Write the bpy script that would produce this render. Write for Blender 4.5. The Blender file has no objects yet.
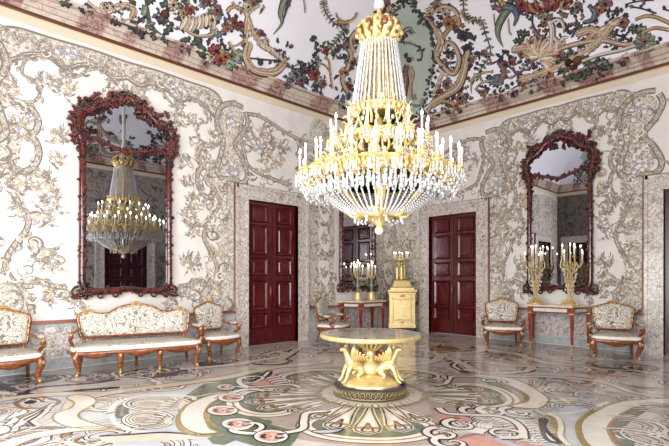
import bpy, bmesh, math, random
import numpy as np
from mathutils import Vector, Matrix
from mathutils.geometry import tessellate_polygon
random.seed(7); PI = math.pi
SC = bpy.context.scene; COL = SC.collection
W_, L_, ZC = 10.0, 13.2, 5.96            # room width (x), length (y), height of the cornice's lower edge

# ---------------------------------------------------------------- camera, world, added fill lamps, exposure
FPX, HZ, HCAM = 460.7, 280.0, 1.55
cam = bpy.data.cameras.new('camera'); camo = bpy.data.objects.new('camera', cam); COL.objects.link(camo)
camo.location = (9.06, -11.49, HCAM); camo.rotation_euler = (PI/2, 0, math.radians(46.03))
cam.sensor_fit = 'HORIZONTAL'; cam.sensor_width = 36; cam.lens = 36*FPX/669; cam.shift_y = (HZ-223)/669; cam.clip_start = .05
SC.camera = camo
SC.view_settings.view_transform = 'Standard'; SC.view_settings.look = 'None'
SC.view_settings.gamma = 1; SC.view_settings.use_curve_mapping = False
SC.view_settings.exposure = 0.0
SC.cycles.max_bounces = 10; SC.cycles.diffuse_bounces = 5; SC.cycles.glossy_bounces = 6; SC.cycles.transmission_bounces = 6
SC.cycles.caustics_reflective = False; SC.cycles.caustics_refractive = False; SC.cycles.sample_clamp_indirect = 6
wd = bpy.data.worlds.new('world'); SC.world = wd; wd.use_nodes = True
wd.node_tree.nodes['Background'].inputs[0].default_value = (.75, .83, 1, 1)
wd.node_tree.nodes['Background'].inputs[1].default_value = .6
def daylight(loc, rz, w, h, power, col=(1, .98, .965), name='window_daylight'):
    l = bpy.data.lights.new(name, 'AREA'); l.shape = 'RECTANGLE'; l.size = w; l.size_y = h; l.energy = power; l.color = col
    o = bpy.data.objects.new(name, l); COL.objects.link(o); o.location = loc
    o.rotation_euler = (PI/2, 0, rz)          # faces local -z: rz=0 looks along +y
    return o
# five assumed windows, unseen; their area lamps stand in for strobes: three in the back wall, two in the wall opposite the mirror
STROBE = 215
WIN_BACK = [3.6, 5.9, 8.2]; WIN_OPP = [-12.0, -9.3]
for x in WIN_BACK: daylight((x, -13.12, 2.3), 0, 1.5, 3.9, STROBE*1.25)
for y in WIN_OPP: daylight((9.92, y, 2.3), PI/2, 1.5, 3.9, STROBE)

# ---------------------------------------------------------------- helpers
F_ = np.array([-.7197, .6943, 0]); R_ = np.array([.6943, .7197, 0]); C_ = np.array([9.06, -11.49, HCAM])
def ray(px, py): return F_ + (px-334.5)/FPX*R_ + np.array([0, 0, (HZ-py)/FPX])
CR, CH, CD = 3.0, 2.1, .22               # cove: run, rise, start inset
CZ = ZC + .38
def cove_inset(x, y):
    a = min(x, W_-x)-CD; b = min(-y, L_+y)-CD
    k = .8; q2 = (k/(1+k))**2; s = a+b
    disc = s*s-(2-q2)*(a*a+b*b)
    if disc > 0:
        m = (s+math.sqrt(disc))/(2-q2)
        if a < m and b < m: return m/(1+k)
    return min(a, b)
def cove_z(x, y):
    d = cove_inset(x, y)
    if d <= 0: return CZ+d*40
    if d >= CR: return CZ+CH
    return CZ+CH*math.sqrt(max(0, 1-(1-d/CR)**2))
def P_floor(px, py):
    d = ray(px, py); t = -HCAM/d[2]; return Vector(C_+t*d), Vector((0, 0, 1)), t
def P_left(px, py):
    d = ray(px, py); t = -C_[0]/d[0]; return Vector(C_+t*d), Vector((1, 0, 0)), t
def P_right(px, py):
    d = ray(px, py); t = -C_[1]/d[1]; return Vector(C_+t*d), Vector((0, -1, 0)), t
def P_cove(px, py):
    d = ray(px, py); t0, t1 = 3.0, 3.0
    g = lambda t: C_[2]+t*d[2]-cove_z(C_[0]+t*d[0], C_[1]+t*d[1])
    while g(t1) < 0 and t1 < 22: t0 = t1; t1 += .15
    for _ in range(22):
        tm = (t0+t1)/2
        if g(tm) < 0: t0 = tm
        else: t1 = tm
    p = C_+t0*d; e = .02
    gx = (cove_z(p[0]+e, p[1])-cove_z(p[0]-e, p[1]))/(2*e); gy = (cove_z(p[0], p[1]+e)-cove_z(p[0], p[1]-e))/(2*e)
    return Vector(p), Vector((gx, gy, -1)).normalized(), t0
def P_world_left(u, z): return Vector((0, u, z)), Vector((1, 0, 0)), 1
def P_world_right(u, z): return Vector((u, 0, z)), Vector((0, -1, 0)), 1
def P_world_floor(u, v): return Vector((u, v, 0)), Vector((0, 0, 1)), 1

def catmull(pts, n=6, closed=False):
    P = [np.array(p, float) for p in pts]; out = []
    m = len(P)
    if m < 3 and not closed: return [P[0]+(P[-1]-P[0])*i/n for i in range(n+1)]
    for i in range(m if closed else m-1):
        if closed: a, b, c, d = P[i-1], P[i], P[(i+1) % m], P[(i+2) % m]
        else: a, b, c, d = P[max(i-1, 0)], P[i], P[i+1], P[min(i+2, m-1)]
        for j in range(n):
            t = j/n; out.append(.5*(2*b+(c-a)*t+(2*a-5*b+4*c-d)*t*t+(3*b-a-3*c+d)*t**3))
    if not closed: out.append(P[-1])
    return out
def smooth3(pts, n=6, closed=False): return [Vector(p) for p in catmull(pts, n, closed)]

JIT = random.Random(99)
class MB:
    """collects geometry for one mesh"""
    jit = .0012
    def __init__(s): s.v = []; s.f = []; s.m = []; s.uv = []; s.mi = 0; s.xf = None
    def add(s, vs, fs, uvs=None):
        o = len(s.v)
        for p in vs:
            p = Vector(p)
            s.v.append(tuple(s.xf @ p) if s.xf else tuple(p))
        s.uv += uvs if uvs else [(0, 0)]*len(vs)
        s.f += [tuple(i+o for i in f) for f in fs]; s.m += [s.mi]*len(fs)
        return s
    def box(s, x0, y0, z0, x1, y1, z1):
        return s.add([(x, y, z) for x in (x0, x1) for y in (y0, y1) for z in (z0, z1)],
                     [(0, 1, 3, 2), (4, 6, 7, 5), (0, 4, 5, 1), (2, 3, 7, 6), (0, 2, 6, 4), (1, 5, 7, 3)])
    def bevbox(s, x0, y0, z0, x1, y1, z1, b):
        # rectangle box with its -y..+y face edges chamfered all round
        def ring(y, i): return [(x0+i, y, z0+i), (x1-i, y, z0+i), (x1-i, y, z1-i), (x0+i, y, z1-i)]
        return s.loft([ring(y0, b), ring(y0+b, 0), ring(y1-b, 0), ring(y1, b)], cap=True)
    def loft(s, rings, cap=False, closed=True, cyc=False):
        n = len(rings[0]); vs = [p for r in rings for p in r]; fs = []; m = len(rings)
        for i in range(m if cyc else m-1):
            for j in range(n if closed else n-1):
                a, b = i*n+j, i*n+(j+1) % n; c, d = ((i+1) % m)*n+(j+1) % n, ((i+1) % m)*n+j
                fs.append((a, b, c, d))
        if cap and not cyc: fs += [tuple(range(n))[::-1], tuple((m-1)*n+k for k in range(n))]
        return s.add(vs, fs)
    def lathe(s, prof, n=16, c=(0, 0, 0), wob=None):
        rings = []
        for r, z in prof:
            rings.append([(c[0]+r*(wob(2*PI*k/n, z) if wob else 1)*math.cos(2*PI*k/n), c[1]+r*(wob(2*PI*k/n, z) if wob else 1)*math.sin(2*PI*k/n), c[2]+z) for k in range(n)])
        return s.loft(rings, cap=True)
    def tube(s, pts, r, n=8, closed=False, cap=True, flat=1.0, up=None):
        P = [Vector(p) for p in pts]; m = len(P); rr = r if callable(r) else (lambda t: r)
        rings = []; nrm = None
        for i in range(m):
            t = ((P[(i+1) % m]-P[i-1]) if closed else (P[min(i+1, m-1)]-P[max(i-1, 0)]))
            t = t.normalized() if t.length > 1e-9 else Vector((0, 0, 1))
            if up is not None: nrm = Vector(up)
            elif nrm is None: nrm = Vector((0, 0, 1)) if abs(t.z) < .9 else Vector((1, 0, 0))
            nrm = nrm-t*nrm.dot(t); nrm = nrm.normalized() if nrm.length > 1e-6 else t.orthogonal().normalized()
            b = t.cross(nrm); q = rr(i/max(1, m-1))
            rings.append([P[i]+(nrm*math.cos(2*PI*k/n)*flat+b*math.sin(2*PI*k/n))*q for k in range(n)])
        return s.loft(rings, cap=cap, cyc=closed)
    def ball(s, c, r, n=8, sx=1, sy=1, sz=1):
        m = max(4, n//2+1); rings = []
        for i in range(m+1):
            a = PI*(i+.02)/(m+.04); rings.append([(c[0]+r*sx*math.sin(a)*math.cos(2*PI*k/n), c[1]+r*sy*math.sin(a)*math.sin(2*PI*k/n), c[2]-r*sz*math.cos(a)) for k in range(n)])
        return s.loft(rings, cap=True)
    def ext(s, poly, h, ax='z', z0=0):
        """extrude a 2D polygon: ax z: (x,y)->z ; ax y: (x,z)->y"""
        T = tessellate_polygon([[Vector((p[0], p[1], 0)) for p in poly]]); n = len(poly)
        mk = (lambda p, q: (p[0], p[1], q)) if ax == 'z' else (lambda p, q: (p[0], q, p[1]))
        vs = [mk(p, z0) for p in poly]+[mk(p, z0+h) for p in poly]
        fs = [tuple(t) for t in T]+[tuple(i+n for i in t) for t in T]+[(i, (i+1) % n, n+(i+1) % n, n+i) for i in range(n)]
        return s.add(vs, fs)
    # ---- ornament laid on a surface
    def ribbon(s, P, pts, w, off=.003, dome=0, n=6, sm=True, px=True, taper=None, side=0, closed=False):
        """strip along points of surface P; w full width (pixels if px), dome = relief height in m"""
        pp = catmull(pts, n, closed) if sm else pts
        L = [P(*p[:2]) for p in pp]; m = len(L); off += JIT.random()*MB.jit
        if m < 2: return s
        vs = []; uv = []; fs = []; u = 0; K = 5 if dome else 2
        for i, (p, nn, t) in enumerate(L):
            a = L[max(i-1, 0)][0]; b = L[min(i+1, m-1)][0]; tg = (b-a)
            if closed and i in (0, m-1): tg = L[1][0]-L[-2 if i == m-1 else -1][0]
            tg = tg.normalized() if tg.length > 1e-9 else Vector((1, 0, 0))
            sd = nn.cross(tg).normalized(); q = i/(m-1)
            wf = taper(q) if taper else 1
            hw = w*wf/2*(t/FPX if px else 1)
            if i: u += (p-L[i-1][0]).length
            for k in range(K):
                v = k/(K-1)*2-1
                vs.append(p+sd*(hw*(v+side))+nn*(off+i*MB.jit*.01+(dome*wf*math.sqrt(max(0, 1-v*v)) if dome else 0))); uv.append((u, k/(K-1)))
        for i in range(m-1):
            for k in range(K-1): fs.append((i*K+k, i*K+k+1, (i+1)*K+k+1, (i+1)*K+k))
        return s.add(vs, fs, uv)
    def area(s, P, pts, off=.002, n=5, sm=True, closed=True):
        pp = catmull(pts, n, True) if sm else [np.array(p, float) for p in pts]
        T = tessellate_polygon([[Vector((p[0], p[1], 0)) for p in pp]])
        vs = []; off += JIT.random()*MB.jit*.5
        for p in pp:
            a, nn, t = P(*p[:2]); vs.append(a+nn*off)
        return s.add(vs, [tuple(t) for t in T], [(float(p[0])*.05, .5) for p in pp])
    def leaf(s, P, c, ang, ln, wd, off=.003, dome=0, curve=.3, px=True, lobes=0):
        """leaf from point c along ang (in the surface's own 2D), ln long, wd wide"""
        pts = []
        for i in range(7):
            t = i/6; a = ang+curve*t; pts.append((c[0]+ln*t*math.cos(a), c[1]+ln*t*math.sin(a)))
        tp = (lambda q: max(.04, math.sin(PI*min(1, q*.92+.08))**.8*(1+(.35*math.sin(q*PI*2*lobes) if lobes else 0))))
        return s.ribbon(P, pts, wd, off, dome, n=3, px=px, taper=tp)
    def build(s, name, mats, parent=None, smooth=True, autosm=False):
        me = bpy.data.meshes.new(name); me.from_pydata(s.v, [], s.f)
        for m in (mats if isinstance(mats, (list, tuple)) else [mats]): me.materials.append(m)
        if any(s.m): me.polygons.foreach_set('material_index', s.m)
        uvl = me.uv_layers.new(name='UVMap')
        li = np.empty(len(me.loops), dtype=np.int32); me.loops.foreach_get('vertex_index', li)
        uvl.data.foreach_set('uv', np.array(s.uv, dtype=np.float32)[li].ravel())
        if smooth:
            me.polygons.foreach_set('use_smooth', [True]*len(me.polygons))
            if autosm: me.set_sharp_from_angle(angle=math.radians(autosm))
        me.update()
        o = bpy.data.objects.new(name, me); COL.objects.link(o)
        if parent is not None: o.parent = parent
        return o
    def fix(s):
        return s
def recalc(o):
    bm = bmesh.new(); bm.from_mesh(o.data); bmesh.ops.recalc_face_normals(bm, faces=bm.faces); bm.to_mesh(o.data); bm.free(); return o
def tag(o, label, cat, group=None):
    o['label'] = label; o['category'] = cat
    if group: o['group'] = group
    return o
def thing(name, label, cat, loc=(0, 0, 0), rz=0, group=None):
    o = bpy.data.objects.new(name, None); COL.objects.link(o); o.location = loc; o.rotation_euler = (0, 0, rz); o.empty_display_size = .1
    return tag(o, label, cat, group)
def struct(o): o['kind'] = 'structure'; return o
def dup(root, loc, rz, label, group=None, scale=None):
    def cp(o, par):
        c = o.copy(); COL.objects.link(c)
        if par is not None: c.parent = par
        for ch in o.children: cp(ch, c)
        return c
    r = cp(root, None); r.location = loc; r.rotation_euler = (0, 0, rz); r['label'] = label
    if scale: r.scale = scale
    if group: r['group'] = group
    return r

# ---------------------------------------------------------------- materials
def srgb(r, g, b):
    f = lambda c: (c/255/12.92) if c/255 <= .04045 else ((c/255+.055)/1.055)**2.4
    return (f(r), f(g), f(b), 1)
def mat(name, col, rough=.5, metal=0, spec=.5, build=None, **kw):
    m = bpy.data.materials.new(name); m.use_nodes = True; nt = m.node_tree; b = nt.nodes['Principled BSDF']
    b.inputs['Base Color'].default_value = col; b.inputs['Roughness'].default_value = rough; b.inputs['Metallic'].default_value = metal
    b.inputs['Specular IOR Level'].default_value = spec
    for k, v in kw.items(): b.inputs[k.replace('_', ' ')].default_value = v
    if build: build(nt, b)
    return m
def N(nt, t, **kw):
    n = nt.nodes.new(t)
    for k, v in kw.items():
        if k.startswith('i_'): n.inputs[k[2:].replace('_', ' ')].default_value = v
        else: setattr(n, k, v)
    return n
def ramp(nt, stops, interp='LINEAR'):
    r = nt.nodes.new('ShaderNodeValToRGB'); cr = r.color_ramp; cr.interpolation = interp
    while len(cr.elements) < len(stops): cr.elements.new(.5)
    for e, (p, c) in zip(cr.elements, stops): e.position = p; e.color = c
    return r
def pos(nt, scale=(1, 1, 1)):
    g = nt.nodes.new('ShaderNodeNewGeometry'); mp = nt.nodes.new('ShaderNodeMapping'); mp.inputs['Scale'].default_value = scale
    nt.links.new(g.outputs['Position'], mp.inputs['Vector']); return mp.outputs['Vector']
def objc(nt, scale=(1, 1, 1)):
    g = nt.nodes.new('ShaderNodeTexCoord'); mp = nt.nodes.new('ShaderNodeMapping'); mp.inputs['Scale'].default_value = scale
    nt.links.new(g.outputs['Object'], mp.inputs['Vector']); return mp.outputs['Vector']
def noisecol(stops, scale, detail=5, rough=.6, dist=0, coord=pos, cs=(1, 1, 1), interp='LINEAR', bump=0, bs=None):
    def f(nt, b):
        v = coord(nt, cs); n = N(nt, 'ShaderNodeTexNoise', i_Scale=scale, i_Detail=detail, i_Roughness=rough, i_Distortion=dist)
        nt.links.new(v, n.inputs['Vector']); r = ramp(nt, stops, interp); nt.links.new(n.outputs['Fac'], r.inputs['Fac']); nt.links.new(r.outputs['Color'], b.inputs['Base Color'])
        if bump:
            bp = N(nt, 'ShaderNodeBump', i_Strength=bump, i_Distance=.01); nt.links.new(n.outputs['Fac'], bp.inputs['Height']); nt.links.new(bp.outputs['Normal'], b.inputs['Normal'])
    return f
S = srgb
# ---------------------------------------------------------------- setting materials
def edged(inner, edge, e0=.78, scale=26, c2=None, c3=None, dist=1.5, ribs=0, ramt=.6, along=0):
    """inlay / embroidery strip: outlined along both borders, mottled inside"""
    def f(nt, b):
        uv = N(nt, 'ShaderNodeUVMap'); sp = N(nt, 'ShaderNodeSeparateXYZ'); nt.links.new(uv.outputs[0], sp.inputs[0])
        m = N(nt, 'ShaderNodeMath', operation='SUBTRACT'); m.inputs[1].default_value = .5; nt.links.new(sp.outputs['Y'], m.inputs[0])
        a = N(nt, 'ShaderNodeMath', operation='ABSOLUTE'); nt.links.new(m.outputs[0], a.inputs[0])
        g = N(nt, 'ShaderNodeMath', operation='GREATER_THAN'); g.inputs[1].default_value = e0/2; nt.links.new(a.outputs[0], g.inputs[0])
        n = N(nt, 'ShaderNodeTexNoise', i_Scale=scale, i_Detail=3.0, i_Distortion=dist); nt.links.new(pos(nt), n.inputs['Vector'])
        r = ramp(nt, [(.36, c3 or inner), (.47, inner), (.56, c2 or inner), (.66, inner)]); nt.links.new(n.outputs['Fac'], r.inputs['Fac'])
        mx = N(nt, 'ShaderNodeMix', data_type='RGBA'); nt.links.new(g.outputs[0], mx.inputs['Factor']); nt.links.new(r.outputs[0], mx.inputs['A']); mx.inputs['B'].default_value = edge
        out = mx.outputs['Result']
        if ribs:      # raked striations of leaf-work
            q = lambda op, x, y: (lambda nn: ([nt.links.new(v, nn.inputs[i]) if not isinstance(v, (int, float)) else setattr(nn.inputs[i], 'default_value', v) for i, v in enumerate((x, y))], nn.outputs[0])[1])(N(nt, 'ShaderNodeMath', operation=op))
            ph = q('ADD', q('MULTIPLY', sp.outputs['X'], ribs), q('MULTIPLY', a.outputs[0], 9.0)); wv = q('GREATER_THAN', q('SINE', ph, 0.0), .55)
            m2 = N(nt, 'ShaderNodeMix', data_type='RGBA'); nt.links.new(q('MULTIPLY', wv, ramt), m2.inputs['Factor']); nt.links.new(out, m2.inputs['A']); m2.inputs['B'].default_value = edge; out = m2.outputs['Result']
        if along:     # fine lines following the scroll
            g2 = N(nt, 'ShaderNodeMath', operation='ABSOLUTE'); q2 = N(nt, 'ShaderNodeMath', operation='SUBTRACT'); q2.inputs[1].default_value = .2; nt.links.new(a.outputs[0], q2.inputs[0]); nt.links.new(q2.outputs[0], g2.inputs[0])
            g3 = N(nt, 'ShaderNodeMath', operation='LESS_THAN'); g3.inputs[1].default_value = .045; nt.links.new(g2.outputs[0], g3.inputs[0])
            g4 = N(nt, 'ShaderNodeMath', operation='MULTIPLY'); g4.inputs[1].default_value = along; nt.links.new(g3.outputs[0], g4.inputs[0])
            m3 = N(nt, 'ShaderNodeMix', data_type='RGBA'); nt.links.new(g4.outputs[0], m3.inputs['Factor']); nt.links.new(out, m3.inputs['A']); m3.inputs['B'].default_value = edge; out = m3.outputs['Result']
        nt.links.new(out, b.inputs['Base Color'])
    return f
def breccia(stops, scale, vscale, bcol, bw=.06, amt=.6):
    """mottled marble with broken veins"""
    def f(nt, b):
        v = pos(nt); n = N(nt, 'ShaderNodeTexNoise', i_Scale=scale, i_Detail=8.0, i_Roughness=.65, i_Distortion=1.0); nt.links.new(v, n.inputs['Vector'])
        r = ramp(nt, stops); nt.links.new(n.outputs['Fac'], r.inputs['Fac'])
        n2 = N(nt, 'ShaderNodeTexNoise', i_Scale=vscale, i_Detail=6.0, i_Roughness=.6, i_Distortion=2.0); nt.links.new(v, n2.inputs['Vector'])
        r2 = ramp(nt, [(.5-bw, (0, 0, 0, 1)), (.5, (amt, amt, amt, 1)), (.5+bw, (0, 0, 0, 1))]); nt.links.new(n2.outputs['Fac'], r2.inputs['Fac'])
        mx = N(nt, 'ShaderNodeMix', data_type='RGBA'); nt.links.new(r2.outputs[0], mx.inputs['Factor']); nt.links.new(r.outputs[0], mx.inputs['A']); mx.inputs['B'].default_value = bcol
        nt.links.new(mx.outputs['Result'], b.inputs['Base Color'])
    return f
def cornice_blocks(nt, b):
    g = N(nt, 'ShaderNodeNewGeometry'); sp = N(nt, 'ShaderNodeSeparateXYZ'); nt.links.new(g.outputs['Position'], sp.inputs[0])
    d = N(nt, 'ShaderNodeMath', operation='SUBTRACT'); nt.links.new(sp.outputs['X'], d.inputs[0]); nt.links.new(sp.outputs['Y'], d.inputs[1])
    def blocks(scale, lo, hi):
        n = N(nt, 'ShaderNodeTexNoise', noise_dimensions='1D', i_Scale=scale, i_Detail=0.0); nt.links.new(d.outputs[0], n.inputs['W'])
        m = N(nt, 'ShaderNodeMapRange', i_From_Min=lo, i_From_Max=hi); nt.links.new(n.outputs['Fac'], m.inputs['Value']); return m.outputs[0]
    n = N(nt, 'ShaderNodeTexNoise', i_Scale=8.0, i_Detail=7.0, i_Roughness=.75, i_Distortion=1.5); nt.links.new(g.outputs['Position'], n.inputs['Vector'])
    ra = ramp(nt, [(.32, S(146, 118, 112)), (.43, S(196, 182, 168)), (.58, S(216, 206, 194)), (.66, S(160, 132, 122))]); rb = ramp(nt, [(.34, S(84, 54, 64)), (.45, S(140, 100, 102)), (.57, S(196, 172, 160)), (.64, S(104, 68, 76))])
    nt.links.new(n.outputs['Fac'], ra.inputs['Fac']); nt.links.new(n.outputs['Fac'], rb.inputs['Fac'])
    mx = N(nt, 'ShaderNodeMix', data_type='RGBA'); nt.links.new(blocks(1.3, .50, .54), mx.inputs['Factor']); nt.links.new(ra.outputs[0], mx.inputs['A']); nt.links.new(rb.outputs[0], mx.inputs['B'])
    bk = N(nt, 'ShaderNodeTexBrick', i_Scale=1.0, i_Mortar_Size=.007, i_Brick_Width=1.3, i_Row_Height=.095); bk.inputs['Color1'].default_value = bk.inputs['Color2'].default_value = (1, 1, 1, 1); bk.inputs['Mortar'].default_value = (.62, .55, .53, 1)
    cb = N(nt, 'ShaderNodeCombineXYZ'); nt.links.new(d.outputs[0], cb.inputs['X']); nt.links.new(sp.outputs['Z'], cb.inputs['Y']); nt.links.new(cb.outputs[0], bk.inputs['Vector'])
    mu = N(nt, 'ShaderNodeMix', data_type='RGBA', blend_type='MULTIPLY', i_Factor=1.0); nt.links.new(mx.outputs['Result'], mu.inputs['A']); nt.links.new(bk.outputs['Color'], mu.inputs['B']); nt.links.new(mu.outputs['Result'], b.inputs['Base Color'])
M = {}
M['silk'] = mat('white_silk', S(230, 226, 223), .55, spec=.3, build=noisecol([(.3, S(224, 219, 215)), (.7, S(235, 232, 229))], 3, 4))
M['emb_band'] = mat('greige_embroidery', S(170, 161, 149), .7, spec=.2, build=edged(S(172, 163, 151), S(120, 109, 99), .72, 16, S(218, 211, 203), S(138, 127, 116), ribs=70, ramt=.4))
M['emb_dense'] = mat('dense_embroidery', S(180, 170, 158), .7, spec=.2, build=edged(S(194, 186, 176), S(124, 112, 100), .98, 9, S(229, 225, 218), S(150, 140, 129), 2.6))
M['emb_vine'] = mat('grey_brown_thread', S(138, 128, 119), .7, spec=.2)
M['emb_gold'] = mat('tan_gold_thread', S(196, 176, 134), .6, spec=.3, build=edged(S(198, 184, 152), S(146, 130, 106), .7, 25, S(220, 210, 184)))
M['emb_blue'] = mat('blue_grey_thread', S(150, 152, 166), .6, spec=.3, build=edged(S(164, 165, 174), S(112, 110, 122), .7, 25, S(206, 206, 214)))
M['emb_pink'] = mat('faded_pink_thread', S(186, 152, 148), .6, spec=.3, build=edged(S(192, 160, 156), S(130, 100, 100), .7, 25, S(214, 196, 190)))
M['emb_leaf'] = mat('grey_green_thread', S(160, 158, 140), .7, spec=.2, build=edged(S(164, 160, 144), S(104, 98, 88), .66, 25, S(196, 192, 176)))
M['emb_light'] = mat('light_silk_thread', S(232, 228, 222), .5, spec=.3)
M['dado'] = mat('grey_violet_breccia_dado', S(190, 180, 178), .18, build=breccia([(.34, S(138, 124, 126)), (.44, S(198, 190, 189)), (.56, S(232, 228, 226)), (.66, S(166, 154, 154))], 9, 7, S(112, 88, 92), .05, .75))
M['plinth'] = mat('blue_grey_marble', S(160, 166, 172), .15, build=breccia([(.3, S(140, 148, 154)), (.6, S(176, 182, 186)), (.8, S(196, 198, 200))], 3, 5, S(214, 216, 218), .04, .6))
M['surround'] = mat('veined_white_marble', S(205, 198, 190), .2, build=breccia([(.34, S(148, 130, 120)), (.44, S(204, 196, 188)), (.56, S(234, 230, 226)), (.66, S(172, 158, 148))], 11, 8, S(120, 98, 90), .05, .75))
M['cornice'] = mat('rose_breccia_cornice', S(190, 172, 160), .3, build=cornice_blocks)
M['stone_light'] = mat('cream_fillet', S(222, 208, 186), .5)
M['gold_brown'] = mat('dark_gilt_moulding', S(104, 62, 34), .35, .3)
M['frame_mould'] = mat('bronze_pink_moulding', S(150, 104, 82), .35, .3)
M['plaster'] = mat('pale_lavender_plaster', S(240, 240, 249), .8, spec=.2)
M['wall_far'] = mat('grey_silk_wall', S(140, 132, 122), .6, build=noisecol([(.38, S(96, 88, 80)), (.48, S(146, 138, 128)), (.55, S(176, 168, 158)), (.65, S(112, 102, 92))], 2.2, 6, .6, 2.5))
M['door'] = mat('dark_red_mahogany', S(76, 14, 20), .2, spec=.5, Coat_Weight=.3, Coat_Roughness=.06, build=noisecol([(.3, S(52, 5, 10)), (.7, S(100, 14, 23))], 3, 5, .6, .5, objc, (6, 6, .8)))
M['door_dark'] = mat('purple_black_mahogany', S(60, 20, 32), .25, build=noisecol([(.3, S(40, 10, 20)), (.7, S(72, 22, 36))], 3, 5, .6, .5, objc, (6, 6, .8)))
M['glass'] = mat('window_glass', (.9, .95, 1, 1), .02, Transmission_Weight=1.0, IOR=1.1)
M['white_paint'] = mat('white_paint', S(225, 222, 215), .4)

# ---------------------------------------------------------------- walls
DOORS_L = [(-12.2, -10.75), (-5.55, -4.07)]; DOORS_R = [(1.21, 2.74), (6.94, 8.47)]; DOOR_H = 3.41
DOORS_O = [(-5.56, -3.93)]; DOORS_B = [(.55, 1.55)]
def wall_mesh(length, openings, mp, thick=.3, h=CZ+.05):
    """slab with rectangular openings; mp maps (along, depth, z) to world; openings (a, b, z0, z1)"""
    mb = MB(); ops = sorted(openings); xs = [0]
    for a, b, z0, z1 in ops: xs += [a, b]
    xs.append(length)
    def bx(a, b, z0, z1):
        if b-a < 1e-4 or z1-z0 < 1e-4: return
        vs = [mp(x, d, z) for x in (a, b) for d in (0, -thick) for z in (z0, z1)]
        mb.add(vs, [(0, 1, 3, 2), (4, 6, 7, 5), (0, 4, 5, 1), (2, 3, 7, 6), (0, 2, 6, 4), (1, 5, 7, 3)])
    for i in range(0, len(xs), 2): bx(xs[i], xs[i+1], 0, h)
    for a, b, z0, z1 in ops: bx(a, b, z1, h); bx(a, b, 0, z0)
    return mb
mpL = lambda s, d, z: (d, -L_+s, z)             # left wall: s from the back of the room to the corner
mpR = lambda s, d, z: (s, -d, z)
mpO = lambda s, d, z: (W_-d, -L_+s, z)
mpB = lambda s, d, z: (s, -L_+d, z)
mbL = wall_mesh(L_, [(a+L_, b+L_, 0, DOOR_H) for a, b in DOORS_L], mpL)
mbR = wall_mesh(W_, [(a, b, 0, DOOR_H) for a, b in DOORS_R], mpR)
mbO = wall_mesh(L_, [(a+L_, b+L_, 0, DOOR_H) for a, b in DOORS_O]+[(y+L_-.75, y+L_+.75, .3, 4.3) for y in WIN_OPP], mpO)
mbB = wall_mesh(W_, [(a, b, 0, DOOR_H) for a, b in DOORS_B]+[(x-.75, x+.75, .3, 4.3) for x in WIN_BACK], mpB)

# ---- embroidery: band strips, leaf tufts, flowers (a motif half, mirrored about each mirror's axis)
EM = ['silk', 'emb_band', 'emb_dense', 'emb_vine', 'emb_gold', 'emb_blue', 'emb_pink', 'emb_light', 'emb_leaf']
rng = random.Random(3)
def tufts(mb, P, pts, w, gap=.16, off=.004, side=None, size=.12, mats=(1, 1, 8, 3)):
    pp = catmull(pts, 8); acc = 0
    for i in range(1, len(pp)):
        d = pp[i]-pp[i-1]; ln = math.hypot(*d[:2]); acc += ln
        if acc > gap:
            acc = 0; a = math.atan2(d[1], d[0]); sd = side or rng.choice((1, -1))
            mb.mi = rng.choice(mats)
            c = (pp[i][0]+math.cos(a+sd*PI/2)*w*.4, pp[i][1]+math.sin(a+sd*PI/2)*w*.4)
            mb.leaf(P, c, a+sd*rng.uniform(.5, 1.2), size*rng.uniform(.7, 1.3), size*.42, off, px=False, curve=-sd*.7)
def band(mb, P, pts, w, off=.003, tuft=True, taper=None, mi=1, **k):
    mb.mi = 3; mb.ribbon(P, pts, w*1.18, off-.0015, px=False, taper=taper)
    mb.mi = mi; mb.ribbon(P, pts, w, off, px=False, taper=taper)
    if tuft: tufts(mb, P, pts, w, off=off+.001, **k)
def flower(mb, P, c, r, mi, off=.005, pet=6):
    a0 = rng.uniform(0, 6)
    for k in range(pet):
        mb.mi = mi if k % 3 else 7; mb.leaf(P, c, a0+2*PI*k/pet, r, r*.75, off, px=False, curve=.3)
    mb.mi = 3; mb.leaf(P, (c[0]-r*.15, c[1]), 0, r*.3, r*.3, off+.001, px=False, curve=0)
def spray(mb, P, c, a, ln, n=6, off=.004, cols=(5, 6, 4, 6)):
    """bouquet: a flower or two ringed by curling acanthus leaves, buds on thin stems"""
    f = rng.choice(cols); d = (math.cos(a), math.sin(a)); m = (c[0]+ln*.45*d[0], c[1]+ln*.45*d[1])
    mb.mi = 3; mb.ribbon(P, [c, (c[0]+ln*.2*math.cos(a+.5), c[1]+ln*.2*math.sin(a+.5)), m], .02, off, px=False)
    for k in range(11):
        b = a+rng.uniform(-2.4, 2.4); s = rng.choice((-1, 1)); q = ln*rng.uniform(.25, .5)
        mb.mi = rng.choice((1, 1, 4, 3, 8)); mb.leaf(P, (m[0]+ln*.06*math.cos(b), m[1]+ln*.06*math.sin(b)), b, q, ln*.12, off+.001, px=False, curve=s*1.5)
    for k in range(5):
        b = a+rng.uniform(-1.9, 1.9); q = ln*rng.uniform(.4, .75); e = (m[0]+q*math.cos(b), m[1]+q*math.sin(b))
        mb.mi = 3; mb.ribbon(P, [m, (m[0]+q*.5*math.cos(b+.4), m[1]+q*.5*math.sin(b+.4)), e], .012, off+.0005, px=False)
        if rng.random() < .6: flower(mb, P, e, ln*rng.uniform(.06, .1), rng.choice(cols), off+.002, 5)
        for s in (-1, 1): mb.mi = rng.choice((1, 3, 8)); mb.leaf(P, (m[0]+q*.6*math.cos(b+.2), m[1]+q*.6*math.sin(b+.2)), b+s*1.0, ln*.16, ln*.06, off+.001, px=False, curve=-s*.8)
    flower(mb, P, m, ln*.17, f, off+.003, 7); flower(mb, P, (m[0]+ln*.16*math.cos(a+1.2), m[1]+ln*.16*math.sin(a+1.2)), ln*.11, rng.choice(cols), off+.003)
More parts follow.
